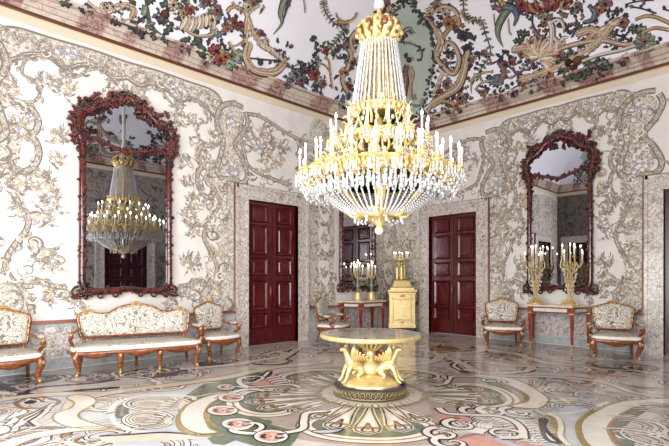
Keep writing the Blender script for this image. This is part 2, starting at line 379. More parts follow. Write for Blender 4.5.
def to_uz(Pfun, pts, ax, c0):
    out = []
    for q in pts:
        p = Pfun(*q)[0]; out.append(((p[ax]-c0), p[2]))
    return out
# half motif read off the left wall (left of its mirror), as (distance from the axis, height)
AXL, AXR = -8.24, 4.88
T = lambda pts: [(-u, z) for u, z in to_uz(P_left, pts, 1, AXL)]
zA = lambda pts: T([(x/4.055, y/4.055) for x, y in pts])
zB = lambda pts: T([(x/4.055, 100+y/4.055) for x, y in pts])
zC = lambda pts: T([(x/3.71, 200+y/3.71) for x, y in pts])
HALF_BANDS = [  # (points, width, tufts)
    (zA([(255, 290), (275, 270), (290, 285), (275, 312), (245, 300), (250, 262), (215, 238), (150, 226), (100, 250), (92, 300), (135, 325), (162, 370), (140, 410), (90, 412), (65, 400)]), .055, 1, 1),
    (zA([(258, 285), (285, 312), (320, 308), (350, 288), (400, 278)]), .055, 1, 1),
    (zB([(60, 8), (90, 18), (130, 38), (155, 85), (145, 125), (120, 140)]), .12, 1, 1),
    (zB([(0, 110), (50, 105), (90, 128), (140, 160), (158, 215), (140, 265), (100, 290), (60, 280), (40, 240), (70, 225)]), .12, 1, 1),
    (zB([(60, 285), (20, 265), (0, 300), (25, 350), (65, 395), (80, 440)]), .10, 1, 1),
    (zC([(55, 0), (80, 35), (105, 75), (95, 115), (60, 160), (30, 205), (22, 255), (55, 305), (110, 320), (140, 300), (190, 318), (245, 325)]), .105, 1, 1),
    (zC([(70, 310), (120, 295), (160, 310), (185, 295)]), .13, 1, 2),
    (zC([(0, 330), (40, 322), (85, 345), (105, 385), (90, 420)]), .16, 1, 2),
    (zC([(130, 350), (110, 380), (120, 425)]), .12, 1, 1),
]
HALF_FILL = [zC([(0, 330), (45, 325), (95, 350), (105, 395), (90, 440), (0, 440)]), zB([(0, 105), (50, 108), (85, 150), (75, 230), (30, 250), (0, 230)])]
HALF_SPRAYS = [(zA([(165, 290)])[0], -1.0, .35), (zA([(215, 370)])[0], .5, .4), (zA([(60, 340)])[0], -2.2, .4), (zA([(40, 290)])[0], -1.6, .35),
    (zB([(180, 165)])[0], .5, .42), (zB([(205, 205)])[0], -1.1, .34), (zB([(120, 365)])[0], .7, .5), (zB([(60, 360)])[0], 1.2, .4), (zB([(30, 130)])[0], .4, .4), (zB([(175, 430)])[0], .9, .4), (zB([(100, 100)])[0], 1.2, .3),
    (zC([(120, 90)])[0], .8, .42), (zC([(160, 60)])[0], 1.1, .4), (zC([(140, 160)])[0], -1.0, .42), (zC([(165, 200)])[0], -.6, .38), (zC([(30, 60)])[0], .5, .35), (zC([(150, 370)])[0], .4, .36), (zC([(210, 350)])[0], .1, .3), (zC([(250, 400)])[0], .3, .34), (zC([(20, 375)])[0], .6, .3)]
def half_motif(mb, Pw, axis, sgn, sc=1, umin=0, umax=9):
    P = lambda u, z: Pw(axis+sgn*u*sc, z)
    # lace band under the cornice, lower edge scalloped
    lo = [(0, 5.38), (.25, 5.30), (.5, 5.42), (.8, 5.36), (1.05, 5.22), (1.3, 5.34), (1.6, 5.28), (1.85, 5.1), (2.0, 5.2)]
    mb.mi = 2; mb.area(P, lo+[(2.02, 5.5), (1.8, 5.66), (1.2, 5.68), (.6, 5.70), (0, 5.68)], .002)
    for o, w in ((0, .05), (.06, .025)): mb.mi = 3; mb.ribbon(P, [(u, z+o) for u, z in lo], w, .004, px=False)
    mb.mi = 3; mb.ribbon(P, [(0, 5.70), (.6, 5.72), (1.2, 5.70), (1.8, 5.68), (2.03, 5.5), (2.0, 5.2), (1.92, 5.08), (1.86, 5.14)], .04, .004, px=False)
    for k in range(7): mb.mi = 1; mb.ribbon(P, [(.1+.27*k, 5.42), (.2+.27*k, 5.56), (.32+.27*k, 5.6), (.38+.27*k, 5.52), (.32+.27*k, 5.46)], .05, .005, px=False)
    for k in range(5): flower(mb, P, (1.05+rng.uniform(-.15, .15), 5.48+rng.uniform(-.12, .1)), .08, 5, .007)
    fill_box(mb, P, 0, 5.4, 1.95, 5.62, 26, .2); tufts(mb, P, lo, .04, .13, .006, -1, .1, (1, 3, 8))
    spray(mb, P, (.35, 5.3), -2.2, .4); spray(mb, P, (.12, 5.35), -1.4, .42)
    for f in HALF_FILL: mb.mi = 2; mb.area(P, f, .002)
    for pts, w, tf, mi in HALF_BANDS: band(mb, P, pts, w*.8*min(1, sc+.1), .004, bool(tf), mi=mi)
    for c, a, ln in HALF_SPRAYS: spray(mb, P, c, PI-a, ln*1.0)
def dense(mb, P, poly, off=.0015): mb.mi = 2; mb.area(P, poly, off, sm=True)
def fill_box(mb, P, u0, z0, u1, z1, n, size=.3):
    """close-set scrolls and tufts over a dense field"""
    for _ in range(n):
        c = (rng.uniform(u0, u1), rng.uniform(z0, z1)); a = rng.uniform(0, 6.28); s = size*rng.uniform(.6, 1.2); sg = rng.choice((1, -1)); pts = []
        for i in range(9):
            t = i/8; r = s*(.5-.36*t); pts.append((c[0]+r*math.cos(a+sg*t*5.2), c[1]+r*math.sin(a+sg*t*5.2)))
        mb.mi = rng.choice((1, 1, 7, 3, 4)); mb.ribbon(P, pts, s*.13, .005, px=False, taper=lambda q: 1-.6*q)
        if rng.random() < .5: tufts(mb, P, pts, s*.1, gap=s*.35, off=.006, size=s*.35, mats=(1, 7, 4, 3))
PLW = P_world_left; PRW = P_world_right
mbL.mi = 0
half_motif(mbL, PLW, AXL, -1); half_motif(mbL, PLW, AXL, 1)
# pilaster cartouche beside the left door and over-door panel
def cartouche(mb, P, c0, s):
    """tall S-shaped shell pilaster; c0 = axis u, s = +1/-1 direction to the door"""
    q = lambda pts: [(c0+s*u, z) for u, z in pts]
    dense(mb, P, q([(-.18, 5.35), (.15, 5.45), (.33, 5.25), (.22, 4.95), (.06, 4.6), (.2, 4.35), (.3, 4.05), (.15, 3.85), (-.25, 3.8), (-.32, 4.1), (-.2, 4.5), (-.33, 4.9)]))
    band(mb, P, q([(.35, 5.42), (.42, 5.2), (.28, 4.9), (.08, 4.62), (.26, 4.35), (.4, 4.0), (.3, 3.78), (0, 3.82), (-.22, 3.78)]), .11, .005, True)
    band(mb, P, q([(.3, 5.5), (0, 5.52), (-.28, 5.35), (-.38, 5.0), (-.22, 4.62), (-.3, 4.25), (-.38, 3.95), (-.25, 3.78)]), .11, .005, True)
    for zz in (5.12, 4.05): 
        for k in range(4): flower(mb, P, (c0+rng.uniform(-.12, .12), zz+rng.uniform(-.15, .15)), .1, 5, .008)
    fill_box(mb, P, c0-.25, 3.9, c0+.25, 5.4, 10, .28)
def overdoor(mb, P, c0, w):
    q = lambda pts: [(c0+u*w, z) for u, z in pts]
    band(mb, P, q([(-.95, 5.3), (-1.02, 4.9), (-.92, 4.5), (-.8, 4.2), (-.45, 4.05), (0, 3.98), (.35, 3.9)]), .08, .004, True)
    band(mb, P, q([(-.95, 5.35), (-.6, 5.42), (-.2, 5.35), (.3, 5.2), (.75, 5.1), (.95, 4.85), (.85, 4.6), (.68, 4.7), (.72, 4.9)]), .08, .004, True)
    band(mb, P, q([(.9, 4.7), (.7, 4.4), (.68, 4.15), (.85, 3.95)]), .08, .004, True)
    dense(mb, P, q([(.6, 5.1), (.95, 5.2), (1.25, 5.0), (1.25, 4.0), (.9, 3.85), (.75, 4.2), (.85, 4.6)]))
    for _ in range(9): flower(mb, P, (c0+w*rng.uniform(-.5, .2), rng.uniform(4.15, 4.5)), .12, rng.choice((4, 4, 6)), .006)
    for _ in range(5): flower(mb, P, (c0+w*rng.uniform(-.75, -.45), rng.uniform(4.5, 5.0)), .1, 5, .006)
    for i in range(7): spray(mb, P, (c0+w*rng.uniform(-.6, .4), rng.uniform(4.4, 4.9)), rng.uniform(.3, 2.8), .45)
    spray(mb, P, (c0-.1*w, 5.25), -2.6, .5); spray(mb, P, (c0+.35*w, 5.05), -2.0, .5)
    fill_box(mb, P, c0-1.1*w, 3.76, c0+1.1*w, 4.0, 14, .25); fill_box(mb, P, c0+.9*w, 3.9, c0+1.25*w, 5.2, 8, .3)
cartouche(mbL, PLW, AXL+2.28, 1); cartouche(mbL, PLW, AXL-2.28, -1)
dense(mbL, PLW, [(-6.5, 3.7), (-6.2, 3.0), (-6.35, 2.4), (-6.2, 1.7), (-6.45, 1.1), (-6.5, .9), (-5.9, .9), (-5.9, 3.74)])
fill_box(mbL, PLW, -6.5, .95, -5.95, 3.9, 34, .32)
fill_box(mbL, PLW, -10.35, .95, -9.6, 2.2, 22, .3); fill_box(mbL, PLW, -10.4, 3.0, -9.9, 4.4, 18, .3); dense(mbL, PLW, [(-13.1, 3.8), (-10.5, 3.8), (-10.5, 5.5), (-13.1, 5.5)]); dense(mbL, PLW, [(-13.1, .95), (-12.6, .95), (-12.6, 3.7), (-13.1, 3.7)]); fill_box(mbL, PLW, -13, 3.9, -10.5, 5.4, 60, .4); fill_box(mbL, PLW, -6.9, .95, -6.4, 4.6, 30, .26); fill_box(mbL, PLW, -7.0, .95, -6.3, 1.5, 12, .3)
overdoor(mbL, PLW, -4.72, 1.0)
# beside the corner mirror
for (a, b) in ((-3.62, -2.75), (-.98, -.03)):
    dense(mbL, PLW, [(a, .9), (b, .9), (b-.05, 1.6), (b, 2.6), (b, 4.2), (b, 5.5), (a, 5.6), (a, 3.0)]); fill_box(mbL, PLW, a+.05, .95, b-.05, 5.5, 70, .36)
    for z in (1.6, 2.5, 3.3):
        c = (a+b)/2; mbL.mi = 7; mbL.area(PLW, [(c-.1, z), (c+.12, z-.2), (c+.26, z+.1), (c+.1, z+.45), (c-.16, z+.4)], .007)
        spray(mbL, PLW, (c, z), 1.2, .35, off=.009)
dense(mbL, PLW, [(-2.9, 4.2), (-.9, 4.2), (-.9, 5.5), (-2.9, 5.6)]); fill_box(mbL, PLW, -2.9, 4.3, -.9, 5.5, 34, .4)
# right wall
half_motif(mbR, PRW, AXR, -1, .74); half_motif(mbR, PRW, AXR, 1, .74)
cartouche(mbR, PRW, AXR-1.6, -1); cartouche(mbR, PRW, AXR+1.62, 1)
for a, b in ((3.12, 3.55), (6.2, 6.58)):
    dense(mbR, PRW, [(a, .9), (b, .9), (b+.05, 1.5), (b-.08, 2.2), (b+.05, 2.9), (b, 3.8), (a, 3.8)] if a < 5 else [(b, .9), (a, .9), (a-.05, 1.5), (a+.08, 2.2), (a-.05, 2.9), (a, 3.8), (b, 3.8)])
    fill_box(mbR, PRW, a, .95, b, 3.8, 30, .3)
for a, b_, z0, z1, n in ((3.3, 3.6, .95, 4.0, 14), (6.2, 6.5, .95, 4.0, 14), (3.0, 3.9, 4.2, 5.3, 22), (5.9, 6.7, 4.2, 5.3, 22)): fill_box(mbR, PRW, a, z0, b_, z1, n, .26)
for (u, z, a) in ((3.75, 3.4, .6), (3.75, 1.5, .4), (6.05, 3.4, 2.5), (6.05, 1.5, 2.6), (4.1, 4.7, 1), (5.75, 4.7, 2), (3.6, 4.3, .5), (6.3, 4.4, 2.5)): spray(mbR, PRW, (u, z), a, .42)
overdoor(mbR, lambda u, z: PRW(-u, z), -1.97, .95)
dense(mbR, PRW, [(.05, .9), (.8, .9), (.75, 3.7), (.8, 5.5), (.05, 5.6)]); fill_box(mbR, PRW, .08, .95, .75, 5.5, 60, .36)
spray(mbR, PRW, (7.3, 4.3), 1.2, .5); spray(mbR, PRW, (7.5, 5.0), .3, .5); band(mbR, PRW, [(7.1, 5.5), (7.5, 5.3), (7.6, 4.8), (7.3, 4.5)], .1)
wall_left = struct(mbL.build('wall_left', [M[k] for k in EM], smooth=False)); wall_right = struct(mbR.build('wall_right', [M[k] for k in EM], smooth=False))
wall_opp = struct(mbO.build('wall_front', M['wall_far'], smooth=False)); wall_back = struct(mbB.build('wall_back', mat('shade_painted_silk', S(104, 98, 92), .6, build=noisecol([(.38, S(70, 66, 62)), (.48, S(104, 98, 92)), (.55, S(122, 116, 110)), (.65, S(84, 78, 72))], 2.2, 6, .6, 2.5)), smooth=False))  # back wall: same silk, its backlit shade put into a darker colour

# ---- dado, plinth, mouldings, cornice
def runs(length, openings, pad):
    xs = [0]
    for a, b in sorted(openings): xs += [a-pad, b+pad]
    xs.append(length); return [(xs[i], xs[i+1]) for i in range(0, len(xs), 2) if xs[i+1]-xs[i] > .05]
PADS = .32
def dado(nm, length, ops, mp):
    mb = MB()
    for a, b in runs(length, ops, PADS):
        def bx(d, z0, z1, mi):
            mb.mi = mi; vs = [mp(x, q, z) for x in (a, b) for q in (0, d) for z in (z0, z1)]
            mb.add(vs, [(0, 1, 3, 2), (4, 6, 7, 5), (0, 4, 5, 1), (2, 3, 7, 6), (0, 2, 6, 4), (1, 5, 7, 3)])
        bx(.035, .02, .2, 1); bx(.02, .2, .80, 0); bx(.03, .74, .80, 1); bx(.05, .80, .86, 2)
        n = max(1, int((b-a)/.9))
        for k in range(n):       # sunk panels: raised stiles of paler stone
            x0 = a+(b-a)*k/n; x1 = a+(b-a)*(k+1)/n; a_, b_ = a, b
            a, b = x0, x0+.07; bx(.028, .2, .74, 3); a, b = x1-.07, x1; bx(.028, .2, .74, 3); a, b = a_, b_
    return struct(mb.build(nm, [M['dado'], M['plinth'], M['frame_mould'], M['surround']], smooth=False))
OL = [(a+L_, b+L_) for a, b in DOORS_L]; OO = [(a+L_, b+L_) for a, b in DOORS_O]
dado('baseboard_left', L_, OL, mpL); dado('baseboard_right', W_, DOORS_R, mpR); dado('baseboard_front', L_, OO+[(y+L_-.75, y+L_+.75) for y in WIN_OPP], mpO); dado('baseboard_back', W_, DOORS_B+[(x-.75, x+.75) for x in WIN_BACK], mpB)
def moulding(i, paths):
    mb = MB()
    for p in paths: mb.tube(p, .022, 6)
    return struct(mb.build('trim_%d' % i, M['frame_mould']))
def silk_edge(i, length, ops, mp):
    """bronze moulding round the silk: up beside each door surround and across its head"""
    ps = []
    for a, b in ops:
        ps.append([mp(a-.46, .03, .86), mp(a-.40, .03, .9), mp(a-.36, .03, 1.0), mp(a-.355, .03, 3.74), mp(b+.355, .03, 3.74), mp(b+.36, .03, 1.0), mp(b+.4, .03, .9), mp(b+.46, .03, .86)])
    moulding(i, ps)
silk_edge(1, L_, OL, mpL); silk_edge(2, W_, DOORS_R, mpR)
def cornice(nm, length, mp):
    mb = MB()
    prof = [(.0, -.16, 2), (.012, -.16, 2), (.012, -.02, 2), (.05, -.02, 1), (.06, .0, 1), (.06, .035, 1), (.07, .04, 0), (.075, .12, 0), (.10, .135, 0), (.10, .2, 0), (.15, .26, 0), (.21, .32, 0), (.25, .335, 0), (.25, .38, 0), (.0, .40, 0)]
    for (d0, z0, m0), (d1, z1, m1) in zip(prof, prof[1:]):
        mb.mi = m0; mb.add([mp(d0, d0, ZC+z0), mp(length-d0, d0, ZC+z0), mp(length-d1, d1, ZC+z1), mp(d1, d1, ZC+z1)], [(0, 1, 2, 3)])
    return struct(mb.build(nm, [M['cornice'], M['gold_brown'], M['stone_light']], smooth=False))
cornice('trim_3', L_, mpL); cornice('trim_4', W_, mpR); cornice('trim_5', L_, mpO); cornice('trim_6', W_, mpB)

# ---- doors
def door(nm, a, b, mp, m, surround=True, wide=.32, head=.30):
    """pair of panelled leaves in a marble surround"""
    r = bpy.data.objects.new(nm, None); COL.objects.link(r); struct(r)
    if surround:
        mb = MB()
        for (x0, x1, z0, z1, d) in ((a-wide, a, 0, DOOR_H+head, .05), (b, b+wide, 0, DOOR_H+head, .05), (a, b, DOOR_H, DOOR_H+head, .05),
                                    (a-wide-.02, a-wide+.05, 0, DOOR_H+head+.02, .075), (b+wide-.05, b+wide+.02, 0, DOOR_H+head+.02, .075), (a-wide, b+wide, DOOR_H+head-.05, DOOR_H+head+.02, .075),
                                    (a-.06, a, 0, DOOR_H, .065), (b, b+.06, 0, DOOR_H, .065), (a-.06, b+.06, DOOR_H, DOOR_H+.06, .065)):
            vs = [mp(x, q, z) for x in (x0, x1) for q in (-.12 if d == .05 else 0, d) for z in (z0, z1)]
            mb.add(vs, [(0, 1, 3, 2), (4, 6, 7, 5), (0, 4, 5, 1), (2, 3, 7, 6), (0, 2, 6, 4), (1, 5, 7, 3)])
        mb.build('door_surround', M['surround'], r, smooth=False)
    c = (a+b)/2; g = .012
    for x0, x1 in ((a, c-g/2), (c+g/2, b)):
        lf = MB()
        def bx(p0, p1, z0, z1, d0, d1, mb=lf):
            vs = [mp(x, q, z) for x in (p0, p1) for q in (d0, d1) for z in (z0, z1)]
            mb.add(vs, [(0, 1, 3, 2), (4, 6, 7, 5), (0, 4, 5, 1), (2, 3, 7, 6), (0, 2, 6, 4), (1, 5, 7, 3)])
        bx(x0, x1, .01, DOOR_H, -.11, -.075)
        lo = MB.build(lf, 'door_leaf', m, r, smooth=False)
        w = x1-x0; st = .11
        zs = [(.76, .40), (1.54, .82), (2.08, 1.64), (2.86, 2.14), (3.33, 2.91)]
        fr = MB()
        for (q0, q1, z0, z1) in [(x0, x0+st, .01, DOOR_H), (x1-st, x1, .01, DOOR_H)]+[(x0+st, x1-st, p, q) for p, q in ((.01, .40), (.76, .82), (1.54, 1.64), (2.08, 2.14), (2.86, 2.91), (3.33, DOOR_H))]:
            bx(q0, q1, z0, z1, -.076, -.045, fr)
        fr.build('door_stiles', m, lo, smooth=False)
        for z1, z0 in zs:        # raised fielded panels
            pn = MB(); i0, i1 = .05, .10
            def ring(i, d): return [mp(x0+st+i, d, z0+i), mp(x1-st-i, d, z0+i), mp(x1-st-i, d, z1-i), mp(x0+st+i, d, z1-i)]
            pn.loft([ring(.012, -.076), ring(.03, -.04), ring(.05, -.05), ring(.075, -.066), ring(.10, -.066), ring(.115, -.05)], cap=True)
            recalc(pn.build('door_panel', m, lo, smooth=False))
    hb = MB(); hp = Vector(mp(c-.05, -.045, 1.28)); hb.ball(hp, .028, 8); hb.tube([mp(c-.05, -.045, 1.16), mp(c-.05, -.03, 1.2), mp(c-.05, -.03, 1.34), mp(c-.05, -.045, 1.4)], .012, 6)
    hb.build('door_handle', M['frame_mould'], r)
    return r
door('door_1', *OL[1], mpL, M['door']); door('door_6', *OL[0], mpL, M['door_dark']); door('door_2', *DOORS_R[0], mpR, M['door']); door('door_3', *DOORS_R[1], mpR, M['door_dark'])
door('door_4', *OO[0], mpO, M['door_dark']); door('door_5', *DOORS_B[0], mpB, M['door_dark'])
# ---- assumed windows (unseen, behind the camera, added to house the fill lamps)
def window(nm, s, mp):
    r = bpy.data.objects.new(nm, None); COL.objects.link(r); struct(r); mb = MB()
    def bx(x0, x1, z0, z1, d0, d1, m):
        vs = [mp(x, q, z) for x in (x0, x1) for q in (d0, d1) for z in (z0, z1)]
        m.add(vs, [(0, 1, 3, 2), (4, 6, 7, 5), (0, 4, 5, 1), (2, 3, 7, 6), (0, 2, 6, 4), (1, 5, 7, 3)])
    for x in (-.75, -.03, .69): bx(s+x, s+x+.06, .3, 4.3, -.2, -.14, mb)
    for z in (.3, 1.25, 2.25, 3.25, 4.24): bx(s-.75, s+.75, z, z+.06, -.2, -.14, mb)
    mb.build('window_frame', M['white_paint'], r, smooth=False)
    gl = MB(); bx(s-.74, s+.74, .32, 4.28, -.175, -.17, gl); gl.build('window_pane', M['glass'], r, smooth=False)
for i, x in enumerate(WIN_BACK): window('window_%d' % (i+1), x, mpB)
for i, y in enumerate(WIN_OPP): window('window_%d' % (i+4), y+L_, mpO)
# ---------------------------------------------------------------- floor: polished marble inlay
def marble(c, c2, scale=3, rough=.13):
    def f(nt, b):
        v = pos(nt); n = N(nt, 'ShaderNodeTexNoise', i_Scale=scale, i_Detail=6.0, i_Roughness=.65, i_Distortion=1.2); nt.links.new(v, n.inputs['Vector'])
        r = ramp(nt, [(.35, c), (.65, c2)]); nt.links.new(n.outputs['Fac'], r.inputs['Fac']); nt.links.new(r.outputs[0], b.inputs['Base Color'])
    return mat('inlay_marble', c, rough, spec=.5, build=f)
FM = {'base': marble(S(180, 171, 163), S(200, 192, 184), 1.3), 'white': marble(S(212, 205, 194), S(226, 220, 211)), 'cream': marble(S(196, 184, 164), S(212, 202, 186)),
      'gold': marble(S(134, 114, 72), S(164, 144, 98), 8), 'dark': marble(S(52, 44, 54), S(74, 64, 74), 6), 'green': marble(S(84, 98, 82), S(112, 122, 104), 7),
      'pink': marble(S(190, 138, 124), S(206, 160, 148), 5), 'grey': marble(S(174, 179, 184), S(192, 196, 199), 2), 'taupe': marble(S(158, 142, 132), S(176, 161, 150), 4), 'brown': marble(S(112, 88, 66), S(134, 108, 82), 6)}
FK = list(FM); fi = {k: i for i, k in enumerate(FK)}
MB.jit = .0003; fl = MB(); fl.mi = 0; fl.box(-.3, -L_-.3, -.2, W_+.3, .3, 0)
FP = P_floor; FW = P_world_floor
def far_(pts, col, z, n=5, sm=True): fl.mi = fi[col]; fl.area(FP, pts, z, n, sm)
def flin(pts, w, col, z, n=6, P=FP, taper=None, closed=False): fl.mi = fi[col]; fl.ribbon(P, pts, w, z, n=n, px=False, taper=taper, closed=closed)
def fband(pts, w, z=.001, col='white', edge='gold', e=.035, P=FP, closed=False, taper=None):
    flin(pts, w+2*e, edge, z, P=P, closed=closed, taper=taper); flin(pts, w, col, z+.0005, P=P, closed=closed, taper=taper)
def outlined(pts, col, z, edge='gold', w=.04, P=FP):
    fl.mi = fi[col]; fl.area(P, pts, z); flin(list(pts)+[pts[0]], w, edge, z+.0005, P=P)
def s_(ox, oy, s): return lambda pts: [(ox+x/s, oy+y/s) for x, y in pts]
A_ = s_(0, 366, 5.575); B_ = s_(110, 366, 5.575); Cc = s_(220, 366, 5.575); D_ = s_(330, 366, 5.575); E_ = s_(440, 366, 5.575); G_ = s_(549, 366, 5.575); Hl = s_(180, 320, 4.46); Hr = s_(420, 320, 4.46)
frng = random.Random(11)
# broad grounds
far_([(0, 396), (60, 396), (110, 396), (180, 388), (215, 384), (225, 390), (190, 402), (180, 418), (195, 434), (120, 432), (60, 436), (0, 446), (-30, 446), (-30, 400)], 'grey', .0004)
far_([(520, 372), (600, 380), (660, 396), (620, 402), (590, 412), (580, 424), (584, 440), (600, 460), (540, 470), (470, 446), (452, 412), (490, 402), (500, 390), (490, 378)], 'grey', .0004)
far_([(-20, 446), (60, 437), (130, 430), (220, 438), (300, 446), (420, 442), (460, 446), (500, 480), (-40, 520)], 'grey', .0005)
def swirl(c, r, a0, turns, w, col, z, sg=1, P=FW, r1=.18):
    pts = []
    n = int(12*turns)+4
    for i in range(n+1):
        t = i/n; q = r*(1-(1-r1)*t); a = a0+sg*turns*2*PI*t; pts.append((c[0]+q*math.cos(a), c[1]+q*math.sin(a)))
    flin(pts, w*1.9, 'dark', z, n=2, P=P, taper=lambda q: 1-.7*q); flin(pts, w, col, z+.0005, n=2, P=P, taper=lambda q: 1-.7*q)
def fleaf(c, a, ln, wd, cols=('dark', 'white'), z=.002, curve=.5, P=FW):
    fl.mi = fi[cols[0]]; fl.leaf(P, c, a, ln, wd, z, px=False, curve=curve); fl.mi = fi[cols[1]]
    c2 = (c[0]+ln*.06*math.cos(a), c[1]+ln*.06*math.sin(a)); fl.leaf(P, c2, a, ln*.86, wd*.62, z+.0005, px=False, curve=curve)
def shell(c, a, r, z=.0015, sg=1, n=6, cols=('white', 'cream', 'grey')):
    """rocaille scroll: nested crescents with a feathered fringe"""
    for k in range(3):
        q = r*(1-.27*k); pts = [(c[0]+q*math.cos(a+sg*t), c[1]+q*math.sin(a+sg*t)) for t in np.linspace(0, 4.3-.3*k, 16)]
        flin(pts, r*.24, 'dark', z+.0002*k, n=1, P=FW, taper=lambda t: .3+.7*math.sin(PI*min(1, t*.9+.1))); flin(pts, r*.15, cols[k], z+.0007+.0002*k, n=1, P=FW, taper=lambda t: .3+.7*math.sin(PI*min(1, t*.9+.1)))
    for k in range(n):
        t = .6+k*3.2/n; p = (c[0]+r*1.12*math.cos(a+sg*t), c[1]+r*1.12*math.sin(a+sg*t)); fleaf(p, a+sg*(t+.9), r*.5, r*.22, ('dark', 'white'), z, sg*.7)
W2 = lambda x, y: tuple(P_floor(x, y)[0][:2])
# scattered scroll work over the whole field, thinner towards the walls
CX, CY = 4.88, -6.76
for _ in range(420):
    p = (frng.uniform(.6, 9.4), frng.uniform(-12.2, -.6)); d = math.hypot(p[0]-CX, p[1]-CY)
    if d < 2.9: continue
    q = frng.random()
    if q < .5: shell(p, frng.uniform(0, 6.3), frng.uniform(.16, .36), .0012, frng.choice((1, -1)), 4, frng.choice((('white', 'cream', 'taupe'), ('cream', 'taupe', 'cream'), ('taupe', 'cream', 'brown'))))
    else: swirl(p, frng.uniform(.2, .5), frng.uniform(0, 6.3), 1.3, .06, frng.choice(('cream', 'white', 'taupe', 'brown', 'cream')), .0012, frng.choice((1, -1)))
for _ in range(95):
    p = (frng.uniform(.5, 9), frng.uniform(-11.5, -.5)); a = frng.uniform(0, 6.3); s = frng.choice((1, -1)); ln = frng.uniform(.8, 1.8)
    if math.hypot(p[0]-CX, p[1]-CY) < 3.1: continue
    pts = [p]
    for i in range(9): a += s*(.42 if i < 5 else -.2); pts.append((pts[-1][0]+ln/6*math.cos(a), pts[-1][1]+ln/6*math.sin(a)))
    flin(pts, frng.uniform(.08, .16), frng.choice(('dark', 'brown', 'dark', 'taupe')), .0014, n=2, P=FW, taper=lambda q: .15+.85*math.sin(PI*q)); flin(pts, frng.uniform(.05, .1), frng.choice(('cream', 'white')), .0018, n=2, P=FW, taper=lambda q: .15+.85*math.sin(PI*q))
# sweeping cream bands running round the room
fband(B_([(-200, 190), (0, 150), (180, 125), (420, 95), (669, 60)])+[(250, 372), (285, 366), (330, 362)], .22, .002, 'cream', 'brown', .03)
fband([(0, 400), (30, 396), (62, 394), (110, 393.5)], .2, .002, 'cream', 'brown', .03)
fband(Hl([(0, 218), (110, 212), (250, 198), (350, 180), (440, 165), (470, 150), (430, 140)]), .2, .002, 'cream', 'brown', .03)
fband(Hl([(300, 215), (420, 212), (560, 200), (669, 180)]), .16, .002, 'cream', 'brown', .03)
fband(Hl([(380, 155), (430, 140), (520, 125), (500, 145), (450, 175)]), .16, .0022, 'cream', 'dark', .05)
fband(Hr([(-60, 200), (60, 185), (110, 152), (230, 145), (285, 130), (240, 112), (100, 105), (0, 95)]), .2, .002, 'cream', 'brown', .03)
fband(Hr([(250, 118), (330, 138), (430, 152), (560, 190), (700, 204)]), .2, .002, 'cream', 'brown', .03)
fband(Hr([(185, 195), (215, 185), (300, 190), (430, 205), (495, 205), (480, 226), (400, 236), (280, 235), (200, 220)]), .13, .002, 'cream', 'dark', .05, closed=False)
far_(Hr([(195, 195), (300, 192), (430, 206), (485, 208), (470, 224), (390, 232), (280, 231), (205, 215)]), 'taupe', .0016)
flin(Hr([(120, 185), (180, 182), (150, 200), (175, 220), (215, 240)]), .16, 'dark', .0025); flin(Hr([(130, 188), (165, 190), (150, 205), (180, 224)]), .05, 'white', .003)
fband(G_([(-400, 50), (-200, 58), (0, 60), (200, 75), (350, 105), (480, 150), (690, 180)]), .14, .002, 'cream', 'brown', .03)
fband([(330, 350), (380, 347), (420, 350), (450, 358), (478, 372)], .16, .002, 'cream', 'brown', .03)
flin(A_([(0, 110), (120, 150), (250, 165), (400, 140), (669, 120)]), .12, 'dark', .0022); flin(A_([(0, 190), (100, 165), (200, 125), (320, 110), (520, 95), (669, 75)]), .1, 'dark', .0022)
# left foreground: serpentine and sweeping white bands, eye and feathers
outlined(A_([(430, 160), (370, 178), (412, 205), (392, 236), (310, 266), (295, 295), (330, 322), (420, 346), (640, 349), (560, 331), (490, 311), (440, 285), (452, 254), (522, 215), (537, 190), (500, 168)]), 'white', .003, 'gold', .028)
outlined(A_([(-80, 460), (0, 428), (200, 373), (420, 344), (560, 342), (672, 355), (560, 358), (400, 370), (200, 405), (90, 446), (0, 480)]), 'white', .0034, 'gold', .026)
flin(A_([(240, 200), (170, 178), (90, 205), (130, 235), (260, 232), (330, 200), (250, 176), (170, 178)]), .05, 'brown', .0028); outlined(A_([(120, 205), (170, 190), (215, 196), (190, 212), (140, 215)]), 'dark', .003, 'white', .03)
for k, dx in enumerate((0, 30, 60)): flin(A_([(300-dx*.6, 210+dx*.6), (200+dx*.4, 260+dx*.3), (130+dx*.9, 290+dx*.2), (115+dx, 310), (150+dx, 335)]), .09, 'dark', .0026+.0004*k); flin(A_([(300-dx*.6, 212+dx*.6), (205+dx*.4, 262+dx*.3), (138+dx*.9, 292+dx*.2), (126+dx, 310), (158+dx, 332)]), .05, 'white', .0028+.0004*k)
for x, y in ((30, 300), (75, 285), (20, 335), (60, 350)): fleaf(W2(*A_([(x, y)])[0]), 2.2, .34, .12, ('dark', 'white'), .0026)
